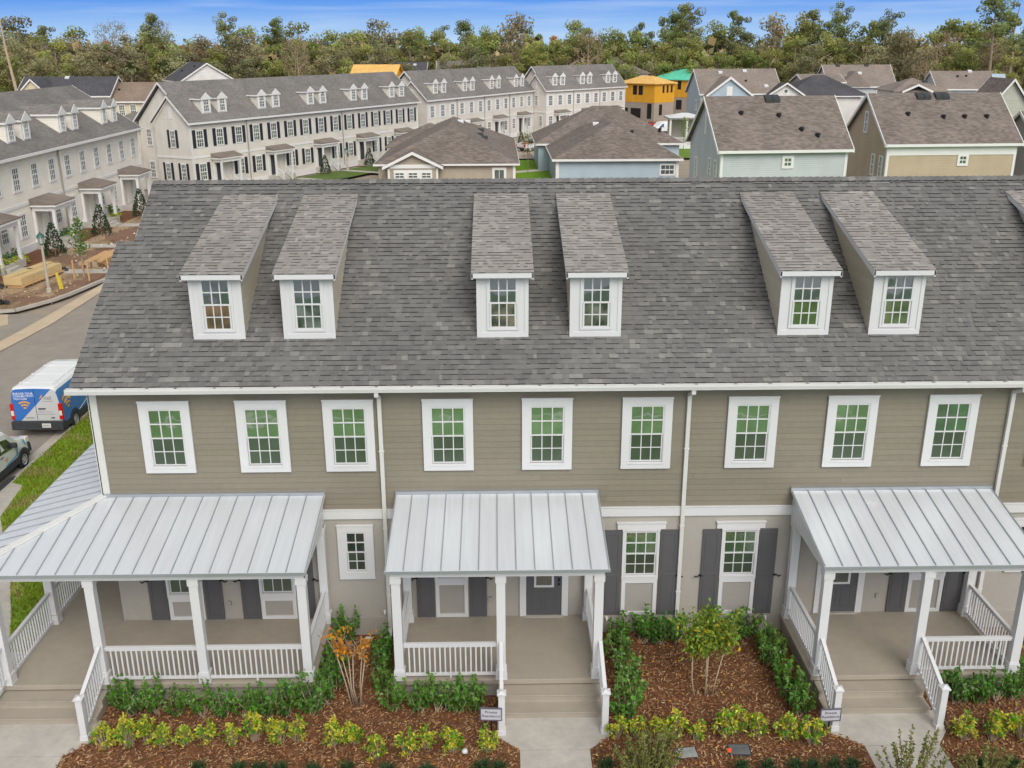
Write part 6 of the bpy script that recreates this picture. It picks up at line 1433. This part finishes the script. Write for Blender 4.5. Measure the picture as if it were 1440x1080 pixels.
for nm, bx, mt in (('tool_chest', (-.8, .8, 1.5, 1.95, .69, 1.35), CLAD), ('red_container', (.1, .75, .3, 1.0, .69, 1.30), CAR_RED), ('cooler', (-.7, -.2, .4, 1.0, .69, 1.25), WHITE2)):
    o = thing(nm, {'tool_chest': 'dark tool chest behind the cab of the white pickup', 'red_container': 'red container standing in the white pickup bed', 'cooler': 'pale cooler box in the white pickup bed'}[nm], nm.replace('_', ' '), (3.35, 121.6, -.05), R(-52))
    mb = MB(); x0, x1, y0, y1, z0, z1 = bx; mb.box(x0, x1, y0, y1, z0, z1 - .08); mb.build('box', mt, o, bevel=.02); mb = MB(); mb.box(x0 - .02, x1 + .02, y0 - .02, y1 + .02, z1 - .078, z1); mb.build('lid', mt, o, bevel=.02)
v = thing('parked_car', 'dark red car mostly hidden behind the blue low house', 'car', (29.2, 160.5, -.05), R(120)); mb = MB()
loft(mb, [(0, .9, .35, .85), (.2, 1, .3, .95), (1.0, 1, .3, 1.0), (1.6, .98, .3, 1.42), (2.9, .98, .3, 1.45), (3.6, .97, .3, 1.0), (4.4, .92, .3, .85), (4.5, .8, .35, .7)], [(.84, 0), (.9, .2), (.9, .5), (.8, .75), (.66, .95), (0, 1)], lambda c, n: 1 if (c.z > 1.02 and (abs(n.x) > .5 or abs(n.y) > .25)) else 0); mb.build('body', [CAR_RED, AUTOGLASS], v)
for y in (.85, 3.65):
    for s in (-1, 1): wheel(v, s * .78, y, .31, s)

# person standing beyond the truck
def person(label, loc, rz):
    p = thing('person', label, 'person', loc, rz)
    J = [(0, 0, .95), (0, 0, 1.15), (0, 0, 1.38), (0, -.01, 1.50), (0, -.02, 1.62), (0, -.02, 1.74), (.19, 0, 1.42), (.26, .02, 1.14), (.22, -.14, .95), (-.19, 0, 1.42), (-.26, .02, 1.14), (-.22, -.14, .95), (.09, 0, .90), (.11, -.02, .50), (.11, .03, .08), (.12, -.14, .03), (-.09, 0, .90), (-.11, -.02, .50), (-.11, .03, .08), (-.12, -.14, .03)]
    Ed = [(0, 1), (1, 2), (2, 3), (3, 4), (4, 5), (2, 6), (6, 7), (7, 8), (2, 9), (9, 10), (10, 11), (0, 12), (12, 13), (13, 14), (14, 15), (0, 16), (16, 17), (17, 18), (18, 19)]
    rad = [.15, .14, .16, .055, .10, .085, .065, .045, .035, .065, .045, .035, .09, .06, .042, .035, .09, .06, .042, .035]
    me = bpy.data.meshes.new('person_body'); me.from_pydata(J, Ed, []); o = put('body', me, p); sk = o.modifiers.new('skin', 'SKIN'); me.skin_vertices.new() if not me.skin_vertices else None
    for i, r in enumerate(rad): me.skin_vertices[0].data[i].radius = (r, r * .85)
    me.skin_vertices[0].data[0].use_root = True; sb = o.modifiers.new('sub', 'SUBSURF'); sb.levels = 2; sb.render_levels = 2; me.materials.append(M('work_clothes', (.38, .06, .05), .8, .1, 6))
    mb = MB(); mb.lathe([(.0, 1.85), (.07, 1.83), (.105, 1.76), (.11, 1.68), (.10, 1.66)], 12, (0, .0, 0)); mb.build('hair', BLACK, p, smooth=True)
person('person in a red top standing just beyond the white pickup', (5.9, 127.0, 0), R(20))

# ------------------------------------------------------------------ street things
def lamp(label, x, y, h, hm):
    t = thing('street_lamp', label, 'street lamp', (x, y, 0), 0, 'post-top street lamps')
    mb = MB(); mb.lathe([(.17, 0), (.16, .25), (.10, .30), (.085, h * .5), (.065, h - .62), (.0, h - .62)], 12); mb.build('post', hm, t, smooth=False)
    mb = MB(); mb.lathe([(.08, h - .62), (.15, h - .58), (.10, h - .54)], 8); mb.lathe([(.26, h - .14), (.20, h - .02), (.07, h + .10), (.03, h + .2), (.0, h + .22)], 8); mb.lathe([(.26, h - .14), (.0, h - .145)], 8)
    for k in range(8): a = k * math.pi / 4; mb.tube([(.12 * math.cos(a), .12 * math.sin(a), h - .56), (.21 * math.cos(a), .21 * math.sin(a), h - .14)], .012, 4)
    hd = mb.build('lantern', LGREEN, t); mb = MB(); mb.lathe([(.10, h - .54), (.19, h - .15), (.0, h - .15)], 8); mb.build('lens', M('frosted_lens', (.55, .58, .55), .3, .05, 2), hd)
LGREEN = M('verdigris_metal', (.05, .12, .10), .5, .15, 4, metal=.3); POSTC = M('lamp_post_concrete', (.42, .38, .30), .85, .12, 3)
lamp('pale concrete street lamp with green lantern on the bare dirt verge', -28.1, 38.0, 3.62, POSTC)
lamp('dark street lamp before the nearest navy-shuttered porch', at_px(337, 92, 0), 92, 3.5, BLACK)
lamp('pale street lamp beside the walk left of the taupe garage', at_px(491, 100, 0), 100, 2.6, POSTC)
# lumber
a = math.atan2(3.66, .52)
o = thing('lumber_stack', 'yellow wrapped lumber stack lying on the dirt before the greige row', 'lumber', (-30.75, 40.2, 0), R(-8)); mb = MB(); mb.box(-.62, .62, -1.0, 3.6, .17, .66); mb.box(-.64, .0, -1.0, 3.6, .665, .74); mb.build('bundle', YELLOW, o, bevel=.02)
mb = MB()
for k in range(11): mb.box(-.66, .68, -.9 + k * .43, -.78 + k * .43, .0, .165)
mb.box(.64, .78, -1.0, 3.6, .10, .18); mb.build('batten', LUMBER, o); mb = MB(); mb.box(-.4, -.1, 1.2, 1.5, .741, .75); mb.build('tag', CLAD, o)
o = thing('lumber_pile', 'loose pile of tan boards on the dirt, half hidden by the roof edge', 'lumber', (-28.3, 46.2, 0), R(-2)); q = random.Random(2)
for k in range(12): mb = MB(); x = q.uniform(-.7, .7); z = .06 + (k // 4) * .16; y = q.uniform(-.4, .4); mb.bar((x, y - .6, z), (x + q.uniform(-.2, .2), y + 3.8, z + q.uniform(0, .05)), .28, .12); mb.build('board', LUMBER, o)
for k in range(3): mb = MB(); mb.box(-.9 + k * .5, -.55 + k * .5, -.9, -.6, .0, .35); mb.build('block', TWIG, o)
o = thing('marker_post', 'bright yellow marker post leaning on the dirt right of the lamp', 'marker', (-27.75, 38.9, 0)); mb = MB(); mb.bar((0, 0, 0), (-.14, .05, 1.05), .13, .13); mb.build('post', M('safety_yellow', (.62, .50, .07), .5, .05, 3), o); mb = MB(); mb.bar((.10, 0, 0), (-.04, .05, .8), .12, .10); mb.build('stub', M('safety_yellow_worn', (.62, .48, .04), .6, .1, 3), o)
for i, (x, y, s, c) in enumerate(((-31.9, 39.6, .5, 'dark crumpled debris left of the yellow lumber stack'), (-29.9, 44.2, .4, 'dark scrap of plastic behind the yellow lumber stack'), (-29.6, 35.2, .3, 'dark clod on the dirt near the kerb corner'))):
    q = random.Random(i); mb = MB(); pts = []
    for k in range(22): quad(mb, Vector((q.gauss(0, s * .5), q.gauss(0, s * .5), abs(q.gauss(.06, .06)))), q.uniform(.08, .22), (.6, .5, .4), q)
    tag(mb.build('scrap', CLAD, None, (x, y, 0)), c, 'debris')
# kerb inlet sock and black bag
o = thing('filter_sock', 'black inlet filter sock lying along the kerb beside the compact van', 'filter sock', (0, 0, 0)); mb = MB(); mb.tube([(-17.42, 2, .0), (-17.42, 5, .0), (-17.4, 7.5, .0), (-17.38, 9.9, .0), (-17.38, 10.2, -.03)], [.09, .10, .10, .10, .05], 8); mb.build('sock', CLAD, o, smooth=True)
o = thing('gravel_bag', 'slumped dark bag in the gutter behind the compact van wheel', 'bag', (-17.85, 8.1, -.12)); mb = MB(); mb.lathe([(.0, 0), (.30, .0), (.36, .12), (.30, .28), (.22, .36), (.0, .40)], 10); mb.build('bag', CLAD, o, smooth=True); mb = MB(); mb.tube([(.02, .0, .38), (.05, .03, .55)], [.08, .03], 6); mb.build('neck', CLAD, o)

# ------------------------------------------------------------------ small things in the beds
def sign(label, x, y, z0, w_, rz):
    o = thing('sign', label, 'sign', (x, y, 0), rz, 'private residence signs'); mb = MB(); mb.box(-w_ / 2, w_ / 2, -.012, .012, z0, z0 + .30); s = mb.build('board', M('sign_face_%d' % int(x + 5), (.50, .49, .52), .6, .03, 4), o)
    mb = MB(); ring(mb, -w_ / 2 - .012, w_ / 2 + .012, z0 - .012, z0 + .312, .022, -.022, .014); mb.build('border', M('sign_border_%d' % int(x + 5), (.13, .12, .16), .5, .05, 3), s)
    mb = MB(); mb.box(-.016, .016, .0125, .035, 0, z0 + .25); mb.build('stake', BLACK, o)
    for t_, zz in (('Private', .175), ('Residence', .075)): put('lettering', text_mesh(t_, .098, GREYD, False, 'CENTER'), s, (0, -.0135, z0 + zz), (R(90), 0, 0))
GREYD = M('sign_lettering', (.06, .06, .07), .6, .02, 2)
sign('small grey sign reading Private Residence beside the middle walk', -.235, -4.1, .46, .46, R(-3)); sign('small grey sign reading Private Residence beside the right walk', 7.30, -4.12, .34, .45, R(3))
for i, (x, y, a, c) in enumerate(((4.0, -4.74, .1, 'pale worn'), (5.17, -4.66, -.06, 'dark clean'))):
    o = thing('utility_lid', c + ' square utility box lid set in the mulch', 'utility lid', (x, y, 0), a, 'utility lids'); mb = MB(); mb.box(-.22, .22, -.15, .15, -.05, .05); mb.build('lid', M('lid_%d' % i, ((.26, .27, .26), (.12, .125, .13))[i], .8, .2, 6, var2=.1), o, bevel=.01); mb = MB(); mb.box(-.25, .25, -.18, .18, -.06, .036); mb.build('rim', CLAD, o)
o = thing('marker_flag', 'small orange marker flag between the two utility lids', 'flag', (4.86, -4.84, 0)); mb = MB(); mb.tube([(0, 0, 0), (0, 0, .22)], .004, 4); mb.build('wire', BLACK, o); mb = MB(); mb.face([(0, 0, .11), (.10, -.01, .12), (.09, .01, .22), (0, 0, .22)]); mb.build('pennant', M('safety_orange', (.85, .10, .03), .6, .05, 4), o)
o = thing('path_spotlight', 'small white path spotlight in the mulch left of the middle walk', 'spotlight', (-.81, -4.68, 0)); mb = MB(); mb.lathe([(.0, .16), (.05, .15), (.075, .09), (.06, .08), (.0, .10)], 12); mb.build('head', WHITE, o, smooth=True); mb = MB(); mb.tube([(0, 0, 0), (0, 0, .1)], .012, 6); mb.build('stem', BLACK, o)
o = thing('drain_pipe', 'white hooked drain pipe by the wall behind the orange-leaved tree', 'pipe', (-3.50, -.5, 0)); mb = MB(); mb.tube([(0, 0, 0), (0, 0, .16), (.04, 0, .21), (.16, -.03, .22), (.19, -.03, .18)], .035, 8); mb.build('pipe', WHITE, o, smooth=True)
for x, y, lb in ((3.61, -.14, 'white bent irrigation riser at the wall below the left shuttered window'), (5.81, -.14, 'white bent irrigation riser at the wall below the right shuttered window'), (-7.98, -2.78, 'white bent irrigation riser against the wide porch base')):
    o = thing('irrigation_riser', lb, 'pipe', (x, y, 0), 0, 'white irrigation risers'); mb = MB(); mb.tube([(0, 0, 0), (.01, 0, .22), (-.02, 0, .40)], .016, 6); mb.build('riser', WHITE, o)
